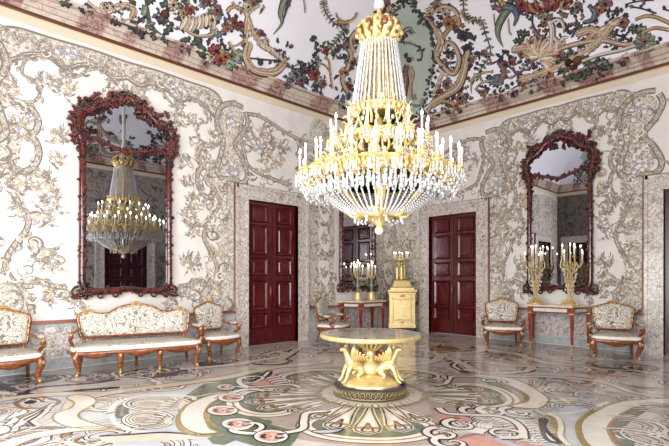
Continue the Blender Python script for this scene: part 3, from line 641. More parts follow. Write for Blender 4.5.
# rocaille shells at left centre
for (cx, cy, rx, ry) in ((265, 212, 190, 40), (215, 300, 140, 48)):
    for k in range(4):
        q = 1-.22*k; e = [(cx+rx*q*math.cos(t)-rx*.08*k, cy+ry*q*math.sin(t)) for t in np.linspace(.5, 6.0, 20)]
        (fl.__setattr__('mi', fi[('cream', 'taupe', 'cream', 'taupe')[k]]), fl.area(FP, B_(e), .0018+.0003*k, 1)); flin(B_(e), .06-.01*k, 'dark', .0022+.0003*k, n=1); flin(B_(e), .032-.004*k, ('white', 'cream', 'white', 'cream')[k], .0026+.0003*k, n=1)
    for k in range(5): fleaf(W2(*B_([(cx+rx*.4+10*k, cy+22-10*k)])[0]), 3.9-.25*k, .2, .07, ('dark', 'white'), .004)
outlined(B_([(40, 275), (60, 220), (150, 180), (110, 215), (90, 260), (120, 275), (60, 290)]), 'green', .0018, 'dark', .05)
flin(B_([(0, 250), (50, 200), (200, 165), (440, 170), (470, 190)]), .06, 'white', .0022); flin(B_([(10, 275), (30, 320), (120, 360), (300, 375)]), .05, 'white', .0022)
far_(B_([(-60, 395), (100, 385), (300, 375), (480, 385), (560, 400), (350, 415), (150, 420), (0, 430)]), 'cream', .0028); flin(B_([(-60, 392), (100, 384), (300, 372), (480, 385)]), .05, 'dark', .003)
fleaf(W2(*B_([(115, 400)])[0]), 3.2, .3, .12); fleaf(W2(*B_([(300, 398)])[0]), 3.2, .3, .12)
far_([(120, 374), (145, 368), (178, 367), (196, 371), (170, 376.5), (140, 378.5)], 'dark', .0019); far_([(-20, 386), (0, 378), (35, 374), (62, 378), (45, 383), (10, 389)], 'dark', .0019); far_([(196, 364), (212, 359.5), (240, 357), (252, 359), (232, 363), (208, 367)], 'dark', .0019)  # dark inlay, also painting in the shade under sofa and left chairs
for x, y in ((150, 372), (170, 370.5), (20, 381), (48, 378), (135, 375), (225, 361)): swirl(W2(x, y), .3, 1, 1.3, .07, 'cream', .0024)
far_([(470, 347), (500, 348), (530, 354), (520, 358), (490, 354)], 'dark', .0019); far_([(585, 362), (620, 362), (660, 368), (640, 373), (600, 368)], 'dark', .0019); far_([(440, 345), (460, 349), (450, 353), (430, 350)], 'brown', .0019)  # dark inlay by the right chairs, floor shade put into its colour too
for x, y in ((500, 352), (610, 365), (640, 369), (520, 355)): swirl(W2(x, y), .3, 1, 1.3, .07, 'cream', .0024)
# ---- the central rosette round the table
def ctr(r, a): return (CX+r*(R_[0]*math.cos(a)+F_[0]*math.sin(a)), CY+r*(R_[1]*math.cos(a)+F_[1]*math.sin(a)))   # polar about the table
RD = math.radians
ring_ = lambda r, a0=0, a1=360, n=60: [ctr(r, RD(a0+(a1-a0)*i/n)) for i in range(n+1)]
fl.mi = fi['taupe']; fl.area(FW, ring_(2.0)[:-1], .0008, 2)
fl.mi = fi['green']; fl.area(FW, [ctr(1.75, RD(a)) for a in range(138, 232, 6)]+[ctr(2.5, RD(a)) for a in range(232, 138, -6)], .0012, 2)
fl.mi = fi['green']; fl.area(FW, [ctr(1.8, RD(a)) for a in range(222, 246, 4)]+[ctr(2.35, RD(a)) for a in range(246, 222, -4)], .0014, 2)
def lobe(a, half, r0=.62, r1=1.85, np_=5, ring='white'):
    """fan-shaped lobe: edged ring, tongues radiating from the table, leaf tips"""
    e = []
    for t in np.linspace(-1, 1, 26):
        s = 1-abs(t)**2.6; e.append(ctr(r0+.15+(r1-r0-.15)*max(0, s)**.55, RD(a+half*t*(.55+.45*(1-abs(t)**6)))))
    base = ctr(r0-.1, RD(a)); poly = e+[base]
    fl.mi = fi['green']; fl.area(FW, poly, .002, 2, sm=False)
    flin(e, .20, 'brown', .0024, n=2, P=FW); flin(e, .15, ring, .0028, n=2, P=FW); flin(e, .03, 'gold', .0032, n=2, P=FW)
    for k in range(np_):
        t = (k-(np_-1)/2)/((np_-1)/2) if np_ > 1 else 0; aa = RD(a+half*.70*t); ro = r0+.02; rt = r1-.17-.30*abs(t)**2; wd = rt*RD(2*half*.70/(np_-1))*.84
        def loop(sc, r_0, r_1):
            R_l = [ctr(r_0+(r_1-r_0)*q, aa+s_g*wd*sc*(.10+.9*q**1.5)*math.sqrt(max(0, 1-max(0, (q-.72)/.28)**2))/(2*(r_0+(r_1-r_0)*q))) for s_g, qs in ((1, np.linspace(0, 1, 14)), (-1, np.linspace(1, 0, 14))) for q in qs]
            return R_l
        lp = loop(1.12, ro, rt); fl.mi = fi['white']; fl.area(FW, lp, .0036, 2, sm=False)
        flin(lp, .06, 'cream', .0040, n=1, P=FW); flin(lp, .022, 'dark', .0044, n=1, P=FW)
        lp2 = loop(.5, rt-.36, rt-.06); fl.mi = fi['cream']; fl.area(FW, lp2, .0042, 2, sm=False); flin(lp2+lp2[:1], .028, 'dark', .0046, n=1, P=FW)
        ar = math.atan2(ctr(1, aa)[1]-CY, ctr(1, aa)[0]-CX)
        for j, (rr, da, dl) in enumerate(((rt-.30, .0, 0), (rt-.22, .5, .9), (rt-.22, -.5, -.9))):
            fleaf(ctr(rr, aa+da*wd*.22/rr), ar+dl, .17, .06, ('brown', 'gold'), .0052+.0001*j, dl*.6)
for a, h in ((196, 35), (264, 38), (357, 35), (62, 32), (125, 32)): lobe(a, h)
flin(ring_(.72), .05, 'gold', .006, n=1, P=FW); flin(ring_(.60), .16, 'cream', .0056, n=1, P=FW)
for k in range(20): fleaf(ctr(.56, RD(k*18)), math.atan2(ctr(.7, RD(k*18))[1]-ctr(.5, RD(k*18))[1], ctr(.7, RD(k*18))[0]-ctr(.5, RD(k*18))[0]), .17, .1, ('brown', 'white'), .0062, 0)
# S-scrolls between the lobes
for a in (233, 314, 30, 160):
    pts = [ctr(r, RD(a+d)) for r, d in ((1.05, 2), (1.25, -4), (1.5, 3), (1.75, 8), (2.0, 3), (2.2, -6), (2.1, -12))]
    flin(pts, .12, 'dark', .006, P=FW); flin(pts, .075, 'white', .0066, P=FW)
    swirl(ctr(2.05, RD(a-8)), .2, 0, 1.2, .06, 'white', .0066); fleaf(ctr(1.75, RD(a+12)), a, .35, .14, ('dark', 'grey'), .0066)
# the big white crescents either side
outlined(B_([(669, 140), (640, 148), (520, 178), (420, 228), (386, 290), (415, 348), (500, 378), (600, 372), (560, 352), (535, 305), (528, 262), (560, 212), (640, 168), (669, 155)]), 'white', .0036, 'gold', .03)
flin(B_([(640, 190), (580, 222), (548, 265), (552, 310), (600, 345)]), .05, 'gold', .004); flin(B_([(430, 215), (376, 290), (400, 360), (500, 392), (640, 385)]), .045, 'gold', .004)
fband(Cc([(-10, 185), (90, 143), (180, 130), (250, 140)]), .10, .0044, 'white', 'dark', .03)
outlined(E_([(140, 48), (300, 56), (450, 86), (590, 168), (604, 202), (545, 238), (400, 228), (380, 218), (470, 205), (492, 172), (430, 130), (330, 90), (250, 68)]), 'white', .0036, 'gold', .03)
flin(E_([(390, 222), (455, 203), (475, 172), (420, 135), (300, 90)]), .04, 'gold', .0042)
far_(E_([(340, 160), (420, 150), (470, 175), (440, 205), (360, 205)]), 'taupe', .003); far_(E_([(250, 80), (360, 120), (400, 145), (330, 145)]), 'green', .0028)
# pink ovals in the green ground
def oval(px, py, rx, ry):
    e = lambda q: [(px+rx*q*math.cos(t), py+ry*q*math.sin(t)) for t in np.linspace(0, 2*PI, 22)[:-1]]
    fl.mi = fi['dark']; fl.area(FP, e(1.18), .0070, 1); fl.mi = fi['white']; fl.area(FP, e(1.08), .0074, 1); fl.mi = fi['pink']; fl.area(FP, e(.82), .0078, 1)
    for k in range(8):
        c = W2(px+rx*.5*math.cos(k*.785), py+ry*.5*math.sin(k*.785)); fl.mi = fi['dark' if k % 2 else 'cream']; fl.leaf(FW, c, k, .09, .05, .0082, px=False)
    fl.mi = fi['dark']; fl.leaf(FW, W2(px, py), 0, .1, .07, .0082, px=False, curve=0)
for o_ in ((231, 398, 12, 4), (222.5, 411, 14, 4.4), (238, 424.4, 15, 5), (271, 437, 15.5, 6), (226, 387.5, 8, 2.6)): oval(*o_)
far_(Cc([(130, 95), (190, 85), (235, 55), (270, 25), (300, 45), (340, 75), (370, 90), (300, 110), (200, 110)]), 'pink', .003)
flin(Cc([(105, 95), (190, 88), (240, 55), (275, 28), (270, 50), (230, 75), (150, 100)]), .1, 'dark', .0034); flin(Cc([(110, 98), (195, 90), (245, 58), (272, 32)]), .05, 'white', .0038)
for k in range(4): fleaf(W2(*Cc([(345+18*k, 60+10*k)])[0]), 4.1, .34, .12, ('dark', 'white'), .0038)
# pink fields with feather plumes, front right
for poly in ([(330, 262), (440, 272), (560, 300), (575, 340), (600, 392), (480, 362), (350, 300)], [(90, 372), (160, 362), (230, 370), (340, 428), (380, 446), (300, 470), (120, 450), (60, 410)], [(360, 395), (470, 385), (600, 420), (560, 446), (430, 440)], [(0, 270), (90, 262), (180, 290), (120, 320), (20, 320)]): far_(E_(poly), 'pink', .003)
for (x0, y0, x1, y1, cv) in [(300, 255, 560, 440, -20), (170, 250, 440, 410, -25), (420, 255, 540, 380, -25), (20, 370, 300, 360, -25)]:
    pts = E_([(x0, y0), ((x0+x1)/2, (y0+y1)/2+cv), (x1, y1)]); flin(pts, .2, 'grey', .0034); flin(pts, .06, 'white', .0042)
    pp = catmull(pts, 9)
    for i in range(1, len(pp)-1, 1):
        for sd in (1, -1):
            w0 = W2(*pp[i]); w1 = W2(*pp[i-1]); fleaf(w0, math.atan2(w1[1]-w0[1], w1[0]-w0[0])+sd*.75, .24, .055, ('dark', 'white'), .0044, sd*.8)
for c in ((205, 255), (300, 255), (430, 258), (20, 380), (70, 430), (120, 330)): w = W2(*E_([c])[0]); swirl(w, .2, 2.5, 1.1, .075, 'white', .0052); swirl(w, .26, 2.2, .6, .04, 'gold', .005)
outlined(E_([(560, 290), (590, 300), (580, 340), (620, 390), (669, 430), (600, 415), (570, 360)]), 'white', .0046, 'dark', .05); flin(E_([(590, 275), (640, 290), (660, 340), (655, 395), (700, 446)]), .13, 'gold', .0046); flin(E_([(600, 270), (655, 290), (675, 340), (672, 395), (720, 446)]), .05, 'white', .005)
# right foreground: great white ring with scroll-work inside
outlined(G_([(720, 172), (669, 180), (400, 200), (250, 260), (178, 320), (188, 400), (230, 452), (300, 520), (470, 520), (385, 452), (345, 400), (332, 340), (390, 278), (500, 226), (669, 214), (720, 208)]), 'white', .004, 'gold', .03)
flin(G_([(720, 225), (669, 228), (510, 240), (410, 285), (355, 340), (365, 400), (410, 460)]), .05, 'brown', .0044); flin(G_([(250, 246), (165, 318), (172, 400), (215, 460)]), .05, 'gold', .0044)
far_(G_([(720, 230), (510, 246), (420, 290), (365, 345), (380, 410), (430, 480), (720, 500)]), 'cream', .0036); far_(G_([(365, 345), (420, 290), (500, 250), (560, 240), (470, 300), (420, 360), (480, 430), (430, 470)]), 'green', .0038)
for (x, y, r, a) in ((560, 272, .34, 2.5), (450, 328, .32, 2.6), (640, 330, .34, 2), (480, 412, .34, 2.7), (600, 400, .3, 1), (640, 240, .26, 3)): shell(W2(*G_([(x, y)])[0]), a, r, .0046, -1, 5)
for (x, y, r, a) in ((130, 145, .34, .4), (60, 150, .3, .8), (150, 235, .36, .2), (60, 225, .3, 1), (270, 170, .26, .3), (20, 100, .26, .5), (350, 160, .2, 0)): shell(W2(*G_([(x, y)])[0]), a, r, .003, 1, 5)
flin(G_([(60, 100), (180, 110), (300, 150), (330, 180), (290, 205)]), .16, 'taupe', .0026); flin(G_([(0, 265), (120, 262), (230, 240), (330, 200)]), .05, 'white', .003)
# between table and right wall: feathers
for k in range(16):
    p = W2(frng.uniform(430, 560), frng.uniform(360, 376)); shell(p, frng.uniform(0, 6), .2, .0016, 1, 4)
for (x, y) in ((598, 374), (612, 378), (470, 352), (520, 352), (560, 355)): swirl(W2(x, y), .25, 1, 1.2, .07, 'pink', .0018)
floor = struct(fl.build('floor', [FM[k] for k in FK], smooth=False))

# ---------------------------------------------------------------- ceiling: cove with painted stucco relief
def cove_mesh():
    mb = MB(); nv = 56; rings = []
    for j in range(nv+1):
        th = PI/2*j/nv; d = CR*(1-math.cos(th)); z = CZ+CH*math.sin(th); rc = .8*d+.002; x0, x1, y0, y1 = CD+d, W_-CD-d, -L_+CD+d, -CD-d; r = []
        for (cx, cy, a0) in ((x1-rc, y1-rc, 0), (x0+rc, y1-rc, 90), (x0+rc, y0+rc, 180), (x1-rc, y0+rc, 270)):
            for k in range(41): a = math.radians(a0+90*k/40); r.append((cx+rc*math.cos(a), cy+rc*math.sin(a), z))
        rings.append(r)
    mb.loft(rings); n = len(rings[0]); o = len(mb.v)-n; mb.f.append(tuple(range(o, o+n))); mb.m.append(0)
    # slab behind, closing the room
    mb.box(-.3, -L_-.3, CZ+CH+.05, W_+.3, .3, CZ+CH+.2)
    return mb.build('ceiling', M['plaster'])
ceiling = struct(cove_mesh())
def relief_mat(nm, c, c2, edge): return mat(nm, c, .6, spec=.3, build=edged(c, edge, .66, 14, c2, c, 1.2, along=.8))
RM = {'tan': relief_mat('tan_stucco', S(186, 164, 140), S(212, 194, 172), S(92, 68, 52)), 'gold': relief_mat('ochre_stucco', S(180, 150, 106), S(206, 180, 140), S(92, 66, 46)), 'green': relief_mat('dark_green_stucco', S(62, 76, 66), S(100, 114, 94), S(20, 22, 24)),
      'sage': relief_mat('sage_stucco', S(124, 138, 116), S(160, 168, 142), S(50, 56, 50)), 'red': relief_mat('red_stucco', S(132, 58, 58), S(172, 104, 96), S(52, 22, 28)), 'mauve': relief_mat('mauve_stucco', S(126, 90, 92), S(168, 134, 130), S(52, 36, 44)),
      'dark': relief_mat('purple_dark_stucco', S(58, 50, 62), S(86, 76, 88), S(22, 20, 26)), 'white': relief_mat('white_stucco', S(212, 200, 190), S(228, 220, 214), S(116, 94, 84)), 'blue': relief_mat('blue_grey_stucco', S(92, 104, 120), S(140, 150, 160), S(36, 40, 50)), 'orange': relief_mat('orange_stucco', S(164, 104, 74), S(190, 136, 100), S(80, 46, 34)), 'panel': mat('celadon_panel', S(176, 188, 180), .7, build=noisecol([(.3, S(168, 181, 173)), (.7, S(186, 196, 188))], 1.5, 3))}
RK = list(RM); ri = {k: i for i, k in enumerate(RK)}
MB.jit = .001; CE = MB(); PC = P_cove; crng = random.Random(5)
def cl(x, y, a, ln, w, col, curve=.5, dome=.03, lobes=3): CE.mi = ri[col]; CE.leaf(PC, (x, y), math.radians(a), ln, w, .004, dome, curve, px=True, lobes=lobes)
def cs(pts, w, col, dome=.04, taper=None): CE.mi = ri[col]; CE.ribbon(PC, pts, w, .004, dome, n=6, px=True, taper=taper)
tp1 = lambda q: 1-.75*q
tp2 = lambda q: .25+.75*math.sin(PI*q)
def rose(x, y, r, col):
    a0 = crng.uniform(0, 6)
    for ring, (rr, n) in enumerate(((1, 7), (.62, 5))):
        for k in range(n):
            a = a0+ring*.4+2*PI*k/n; CE.mi = ri[col if (k+ring) % 3 else ('white' if col == 'tan' else 'tan' if k % 2 else col)]
            CE.leaf(PC, (x+r*.15*rr*math.cos(a), y+r*.15*rr*math.sin(a)), a, r*rr*.9, r*rr*.85, .006+.025*ring, .035, .3)
    sprig(x, y, 5, r*1.5, ('dark', 'green', 'dark', 'green', 'sage'), r*1.0, r*.55)
    p, n, t = PC(x, y); CE.mi = ri['dark' if col != 'dark' else 'mauve']; CE.ball(p+n*.07, r*.22*t/FPX, 8)
def fruit(x, y, r, col):
    p, n, t = PC(x, y); CE.mi = ri[col]; CE.ball(p+n*.03, r*t/FPX, 12)
def sprig(x, y, n, r, cols=('green', 'dark', 'green', 'sage'), ln=5.5, w=3.2):
    for k in range(n):
        a = crng.uniform(0, 360); q = crng.uniform(.2, 1)*r; cl(x+q*math.cos(math.radians(a)), y+q*math.sin(math.radians(a))*.8, a+crng.uniform(-50, 50), ln*crng.uniform(.7, 1.3), w*crng.uniform(.7, 1.3), crng.choice(cols), crng.choice((-.8, .8)))
def feathers(pts, n, ln, w, col, sd=1, spread=60, col2=None):
    """acanthus fringe: leaves combed off one side of a stem"""
    pp = catmull(pts, max(2, n//max(1, len(pts)-1)))
    for i in range(len(pp)-1):
        a = math.degrees(math.atan2(pp[i+1][1]-pp[i][1], pp[i+1][0]-pp[i][0])); cl(pp[i][0], pp[i][1], a+sd*spread, ln*crng.uniform(.8, 1.15), w, col if i % 2 or not col2 else col2, -sd*1.0, .035, 0)
def garland(pts, n, col='sage', ln=5, w=2.6):
    cs(pts, 1.3, 'dark', .015); pp = catmull(pts, max(2, n//(len(pts)-1)))
    for i in range(len(pp)-1):
        a = math.degrees(math.atan2(pp[i+1][1]-pp[i][1], pp[i+1][0]-pp[i][0]))
        for sd in (1, -1): cl(pp[i][0], pp[i][1], a+sd*38, ln, w, crng.choice((col, col, 'tan', 'green')), sd*.5, .02, 0)
def vine(pts, n=6, w=1.6, cols=('green', 'dark', 'mauve')):
    cs(pts, w, 'dark', .02); pp = catmull(pts, n)
    for i in range(1, len(pp), 2):
        a = crng.uniform(0, 360); cl(pp[i][0], pp[i][1], a, 5, 3, crng.choice(cols))
Z1 = s_(60, 0, 5.575); Z2 = s_(150, 0, 6.37); Z3 = s_(230, 0, 4.06); Z4 = s_(390, 0, 3.567); Z5 = s_(450, 0, 4.458); Z6 = s_(549, 0, 4.458); Z7 = s_(325, 0, 3.717)
# painted line following the cornice
cs([(0, -14), (60, 4), (120, 24), (180, 46)], .9, 'tan', .008); cs([(240, 66), (290, 86), (330, 101)], .8, 'tan', .008); cs([(500, 104), (560, 85), (620, 68), (669, 52)], .8, 'tan', .008)
# -- left cove
for q in ((72, 2, 150, 14, 7, 'green'), (84, 4, 30, 14, 7, 'green'), (78, 8, 20, 10, 5, 'dark'), (92, 5, 120, 8, 4, 'dark'), (64, -3, 40, 12, 6, 'green')): cl(*q)
cs(Z1([(150, 10), (195, 45), (240, 62), (290, 50), (330, 25), (390, 25), (425, 60), (405, 100), (360, 110), (335, 90)]), 5, 'tan', taper=tp1); feathers(Z1([(200, 50), (250, 62), (300, 48), (340, 28)]), 7, 8, 4, 'tan', 1, 60, 'white'); feathers(Z1([(330, 25), (390, 25), (425, 60), (405, 100)]), 7, 8, 4, 'gold', 1, 70, 'tan'); rose(103, 6, 4, 'tan'); rose(112, 8, 4.5, 'tan')
cs(Z1([(470, -20), (485, 40), (490, 90), (510, 150), (560, 195), (650, 245)]), 5, 'green', taper=tp2); vine(Z1([(480, 90), (440, 120), (390, 140), (340, 130)]), 6, 3)
for q in ((121, 24, 190, 13, 8, 'dark'), (130, 26, 20, 14, 9, 'dark'), (140, 28, 60, 12, 7, 'dark'), (144, 16, 260, 11, 9, 'sage'), (147, 20, 40, 13, 9, 'sage'), (150, 28, 50, 14, 8, 'green'), (157, 34, 20, 16, 7, 'green'), (156, 20, 340, 14, 8, 'green'), (172, 22, 100, 16, 7, 'green'), (160, 6, 330, 16, 8, 'green'), (165, 24, 200, 12, 7, 'dark'), (147, 4, 300, 12, 7, 'green'), (136, 4, 200, 12, 7, 'green')): cl(*q)
fruit(164.5, 14.5, 4.3, 'orange'); rose(172, 5, 6.5, 'tan'); rose(182, 13, 4.5, 'gold'); rose(189, 9.5, 6, 'red'); rose(207, 2, 4.5, 'red'); rose(216, 10, 6.5, 'mauve'); rose(211, 20, 5, 'orange'); rose(233, 22, 5, 'red'); rose(226, 29, 4, 'orange'); rose(240, 26, 4, 'red')
sprig(198, 4, 10, 8, ('dark', 'blue', 'green')); sprig(179, 1, 6, 6); sprig(224, 20, 8, 6, ('green', 'dark', 'sage'))
for i, t in enumerate(np.linspace(0, 1, 9)): cl(186+26*t, 15+2*math.sin(6*t), 95-28*t, 17-2*t, 6.5, 'tan' if i % 2 else 'white', .35, .05, 0)
cs([(181, 17), (185, 29), (197, 36), (210, 35), (217, 29)], 3, 'tan')
for q in ((206, 52, 222, 32, 9, 'green', .5), (190, 37, 120, 9, 5, 'green'), (186, 38, 130, 8, 4, 'green'), (196, 40, 110, 9, 5, 'green'), (210, 56, 195, 18, 8, 'green'), (212, 40, 250, 12, 6, 'sage'), (216, 38, 300, 12, 6, 'blue'), (208, 46, 260, 9, 4, 'dark')): cl(*q)
rose(215, 52, 8.5, 'red'); rose(224, 58, 7, 'orange'); rose(210, 58, 5, 'tan'); rose(219, 61, 5, 'red'); cl(232, 64, 300, 18, 13, 'sage', .3); cl(240, 52, 110, 18, 11, 'sage', .3); cl(229, 56, 330, 9, 6, 'green')
cs(Z2([(490, 75), (510, 50), (545, 42), (600, 75), (618, 150), (605, 240), (560, 285), (520, 290), (500, 265)]), 4.5, 'gold', taper=tp1); cs(Z2([(520, 10), (545, 42)]), 3, 'gold'); feathers(Z2([(600, 75), (618, 150), (605, 240)]), 8, 9, 3.6, 'tan', -1, 50, 'white'); cs(Z2([(500, 265), (530, 320), (560, 350)]), 3.5, 'gold')
rose(247, 6, 5, 'tan'); rose(252, 2, 5, 'mauve'); sprig(257, 4, 8, 7, ('green', 'sage', 'dark'))
cs(Z3([(70, 170), (58, 235), (95, 288), (175, 300), (222, 262), (218, 215)]), 7, 'tan', .06, lambda q: .4+.6*math.sin(PI*min(1, q+.1))); feathers(Z3([(75, 170), (60, 235), (98, 290), (178, 298), (220, 260)]), 22, 10, 4.5, 'tan', -1, 70, 'gold'); feathers(Z3([(120, 160), (170, 190), (210, 220)]), 10, 11, 4.5, 'white', 1, 80, 'tan')
fruit(259.6, 63, 3, 'sage'); vine(Z3([(60, 235), (120, 240), (180, 245), (225, 240)]), 4); rose(260, 33, 4, 'red'); rose(266, 41, 3.5, 'tan'); sprig(247, 40, 9, 7, ('dark', 'green', 'mauve')); sprig(283, 48, 10, 8, ('dark', 'blue', 'green')); cl(236, 57, 120, 16, 12, 'sage', .2); cl(238, 50, 90, 18, 12, 'blue', .2)
feathers(Z3([(65, 60), (80, 110), (95, 140)]), 8, 12, 4.5, 'tan', -1, 45, 'gold'); cs(Z3([(60, 140), (65, 80), (85, 40), (120, 20)]), 4, 'tan'); rose(236, 25, 4, 'red')
vine(Z3([(215, 215), (235, 265), (265, 280), (310, 275), (345, 250), (350, 200), (345, 165)]), 5, 1.6); rose(300, 81, 5.5, 'mauve'); rose(314, 75, 6.5, 'red'); rose(322, 84, 5, 'mauve'); rose(325, 50, 4.5, 'red'); rose(290, 80, 4, 'blue')
for x, y, n, r in ((304, 68, 8, 6), (292, 86, 7, 6), (320, 90, 7, 5), (315, 42, 8, 5), (315, 60, 6, 4), (337, 55, 7, 5), (308, 88, 6, 5), (330, 50, 5, 5), (283, 66, 6, 5), (302, 76, 6, 7)): sprig(x, y, n, r, ('dark', 'green', 'dark', 'blue'), 5)
cs(Z3([(380, 235), (400, 245), (406, 300), (414, 360)]), 2.4, 'gold'); cs(Z3([(350, 255), (385, 265), (410, 300)]), 2, 'gold')
CE.mi = ri['sage']; CE.ribbon(PC, Z3([(222, -5), (205, 50), (210, 95), (175, 140)]), 9, .004, .04, taper=lambda q: 1-.9*q); CE.mi = ri['green']; CE.ribbon(PC, Z3([(240, -5), (225, 40), (210, 95)]), 5, .03, .03, taper=lambda q: 1-.8*q)
cl(290, -1, 100, 13, 6, 'tan'); cl(288, 2, 120, 9, 5, 'mauve'); cs(Z3([(298, -4), (303, 25), (304, 50)]), 1.5, 'tan')
garland(Z3([(378, 0), (388, 50), (432, 100), (480, 95)]), 14); garland(Z3([(478, 115), (440, 155), (405, 200)]), 9); cs([(336, 21), (346, 22), (354, 18), (357, 12)], 3, 'gold'); cs([(336, 12), (338, 18), (345, 22)], 2, 'gold')
# -- corner: celadon panel with wanderer under a tree, wreathed in leaves
panel = [(398, 5), (406, 1), (414, 4), (419, 18), (428, 23), (432, 36), (436, 53), (435, 70), (430, 87), (425, 108), (415, 118), (398, 121), (384, 118), (374, 104), (368, 80), (366, 55), (370, 30), (384, 16)]
CE.mi = ri['panel']; PP = catmull(panel, 3, True); ins = [(399+(x-399)*k, 62+(y-62)*k) for k in (1, .8, .6, .4, .2, .02) for x, y in PP]; nP = len(PP)
vs = []
for q in ins: p, nn, t = PC(*q); vs.append(p+nn*.006)
CE.add(vs, [(i*nP+j, i*nP+(j+1) % nP, (i+1)*nP+(j+1) % nP, (i+1)*nP+j) for i in range(5) for j in range(nP)])
for i in range(0, nP):
    x, y = PP[i]; sprig(x, y, 4, 2.5, ('green', 'green', 'dark'), 4.2, 2.8)
vine(Z4([(0, 140), (40, 150), (90, 160), (115, 185), (110, 215)]), 5, 1.6, ('green', 'sage')); vine(Z4([(15, 160), (10, 250), (0, 330)]), 5, 2, ('green', 'sage')); vine(Z4([(40, 150), (60, 110), (90, 115)]), 4, 1.3, ('green', 'sage', 'dark')); vine(Z4([(50, 158), (45, 110), (70, 95)]), 4, 1.2, ('sage', 'green'))
cs([(407, 64), (405.5, 72), (406, 84), (404.5, 97)], 7.5, 'mauve', .08, lambda q: .55+.35*math.sin(PI*q)+.25*q); cs([(411, 66), (411.5, 76), (411, 90), (412, 98)], 4, 'gold', .06); cs([(403, 67), (400, 74), (403, 80)], 2.6, 'tan', .06); cs([(411, 66), (414, 74), (412, 82)], 2.4, 'tan', .06)
fruit(409, 59, 2.8, 'orange'); cl(406, 58, 250, 6, 4.5, 'dark', .6); cl(411, 57, 20, 4, 3, 'tan'); cs([(396, 106), (406, 103), (416, 106), (424, 104)], 3, 'sage', .03); sprig(399, 100, 6, 5, ('sage', 'green')); sprig(418, 100, 6, 4, ('sage', 'tan'))
# scrolls right of the panel
cs(Z4([(140, 70), (160, 100), (178, 140), (165, 195), (190, 235), (228, 262), (248, 215), (232, 165), (205, 150), (200, 175)]), 6, 'tan', .06, lambda q: .6+.4*math.sin(PI*q)); cs(Z4([(280, 175), (268, 250), (245, 310), (190, 345), (150, 370), (138, 410), (170, 420)]), 8, 'tan', .07, lambda q: .5+.5*math.sin(PI*min(1, q+.15))); cs(Z4([(170, 240), (200, 265), (215, 250)]), 4, 'white')
cs(Z4([(190, 130), (215, 100), (245, 90), (240, 60), (215, 70)]), 5, 'gold', .03); cs(Z4([(160, 40), (190, 20), (225, 30), (245, 55)]), 5, 'tan', .05); feathers(Z4([(275, 190), (262, 255), (238, 310), (190, 345)]), 12, 9, 4.5, 'tan', 1, 55, 'gold'); feathers(Z4([(165, 100), (180, 145), (168, 190)]), 8, 8, 4, 'white', -1, 60, 'tan'); feathers(Z4([(120, 60), (150, 90), (160, 130)]), 8, 7, 4, 'tan', -1, 60, 'gold')
cs(Z4([(150, 380), (190, 360), (230, 375), (220, 400)]), 5, 'gold', .03); feathers(Z4([(150, 330), (165, 300), (175, 270)]), 7, 8, 4, 'white', 1, 70, 'tan')
for x, y, r, c in ((449, 22, 7, 'orange'), (446, 12, 5, 'tan'), (437, 4, 5, 'mauve'), (463, 36, 6, 'dark'), (470, 59, 5.5, 'mauve'), (447.5, 84, 5.5, 'mauve'), (461.5, 99, 6.5, 'mauve'), (467, 48, 4.5, 'dark'), (455, 25, 4.5, 'red'), (430, 11, 5, 'tan'), (440, 92, 4, 'red'), (457, 106, 4, 'orange'), (443, 66, 3.5, 'red')): rose(x, y, r, c)
for x, y, n in ((470, 40, 8), (474, 64, 6), (468, 100, 7), (444, 106, 8), (455, 112, 6), (450, 60, 6), (442, 100, 6), (462, 30, 6), (437, 20, 6), (440, 112, 6), (458, 90, 6), (447, 2, 6)): sprig(x, y, n, 6, ('dark', 'green', 'mauve', 'dark'), 5)
# left of the panel (beside the chandelier)
cs([(346, 45), (351, 55), (347, 68), (342, 80), (347, 92)], 6, 'tan', .05); cs([(356, 30), (350, 40), (354, 52)], 5, 'tan', .05)
for x, y, r, c in ((346, 46, 5, 'mauve'), (351, 62, 5, 'red'), (344, 72, 5.5, 'orange'), (348, 86, 5, 'red'), (356, 40, 5, 'mauve'), (360, 60, 5, 'tan')): rose(x, y, r, c)
for x, y, n in ((340, 94, 8), (346, 104, 6), (352, 36, 7), (342, 60, 6), (355, 95, 7)): sprig(x, y, n, 6, ('sage', 'green', 'blue', 'dark'), 6)
for x, y, c in ((386, 3, 'mauve'), (390, 10, 'tan'), (382, 12, 'red')): rose(x, y, 5, c)
# -- right cove
garland(Z5([(60, -5), (65, 60), (95, 92), (138, 90), (155, 140), (182, 235), (150, 290), (115, 345)]), 26); cs(Z5([(50, 50), (75, 90), (110, 80)]), 2.6, 'gold'); cs(Z5([(95, 418), (98, 360), (130, 330), (190, 318)]), 3.4, 'gold', taper=tp2); cs(Z5([(112, 400), (140, 370), (185, 360)]), 2.4, 'tan')
CE.mi = ri['sage']; CE.ribbon(PC, Z5([(258, 40), (222, 100), (214, 155), (238, 212)]), 10, .004, .05, taper=lambda q: .9-.85*q+.2*math.sin(PI*q)); CE.mi = ri['blue']; CE.ribbon(PC, Z5([(245, 28), (285, 40), (298, 75), (285, 115)]), 11, .004, .05, taper=lambda q: 1-.8*q); cl(506, 7, 160, 16, 8, 'mauve'); cl(506, 4, 200, 16, 6, 'gold'); cs(Z5([(195, 60), (200, 110)]), 1.4, 'tan'); cs(Z5([(260, 80), (265, 140), (275, 155)]), 1.6, 'tan'); cl(490, 2, 330, 12, 5, 'green')
vine(Z5([(310, 30), (325, 65), (365, 60), (370, 112), (405, 165)]), 6, 2); rose(522, 3, 7, 'red'); sprig(516, 4, 6, 7); cl(530, 33, 160, 14, 8, 'green'); cl(533, 30, 30, 12, 7, 'mauve'); cl(524, 38, 140, 12, 7, 'green'); sprig(540, 35, 8, 6, ('dark', 'green', 'mauve'))
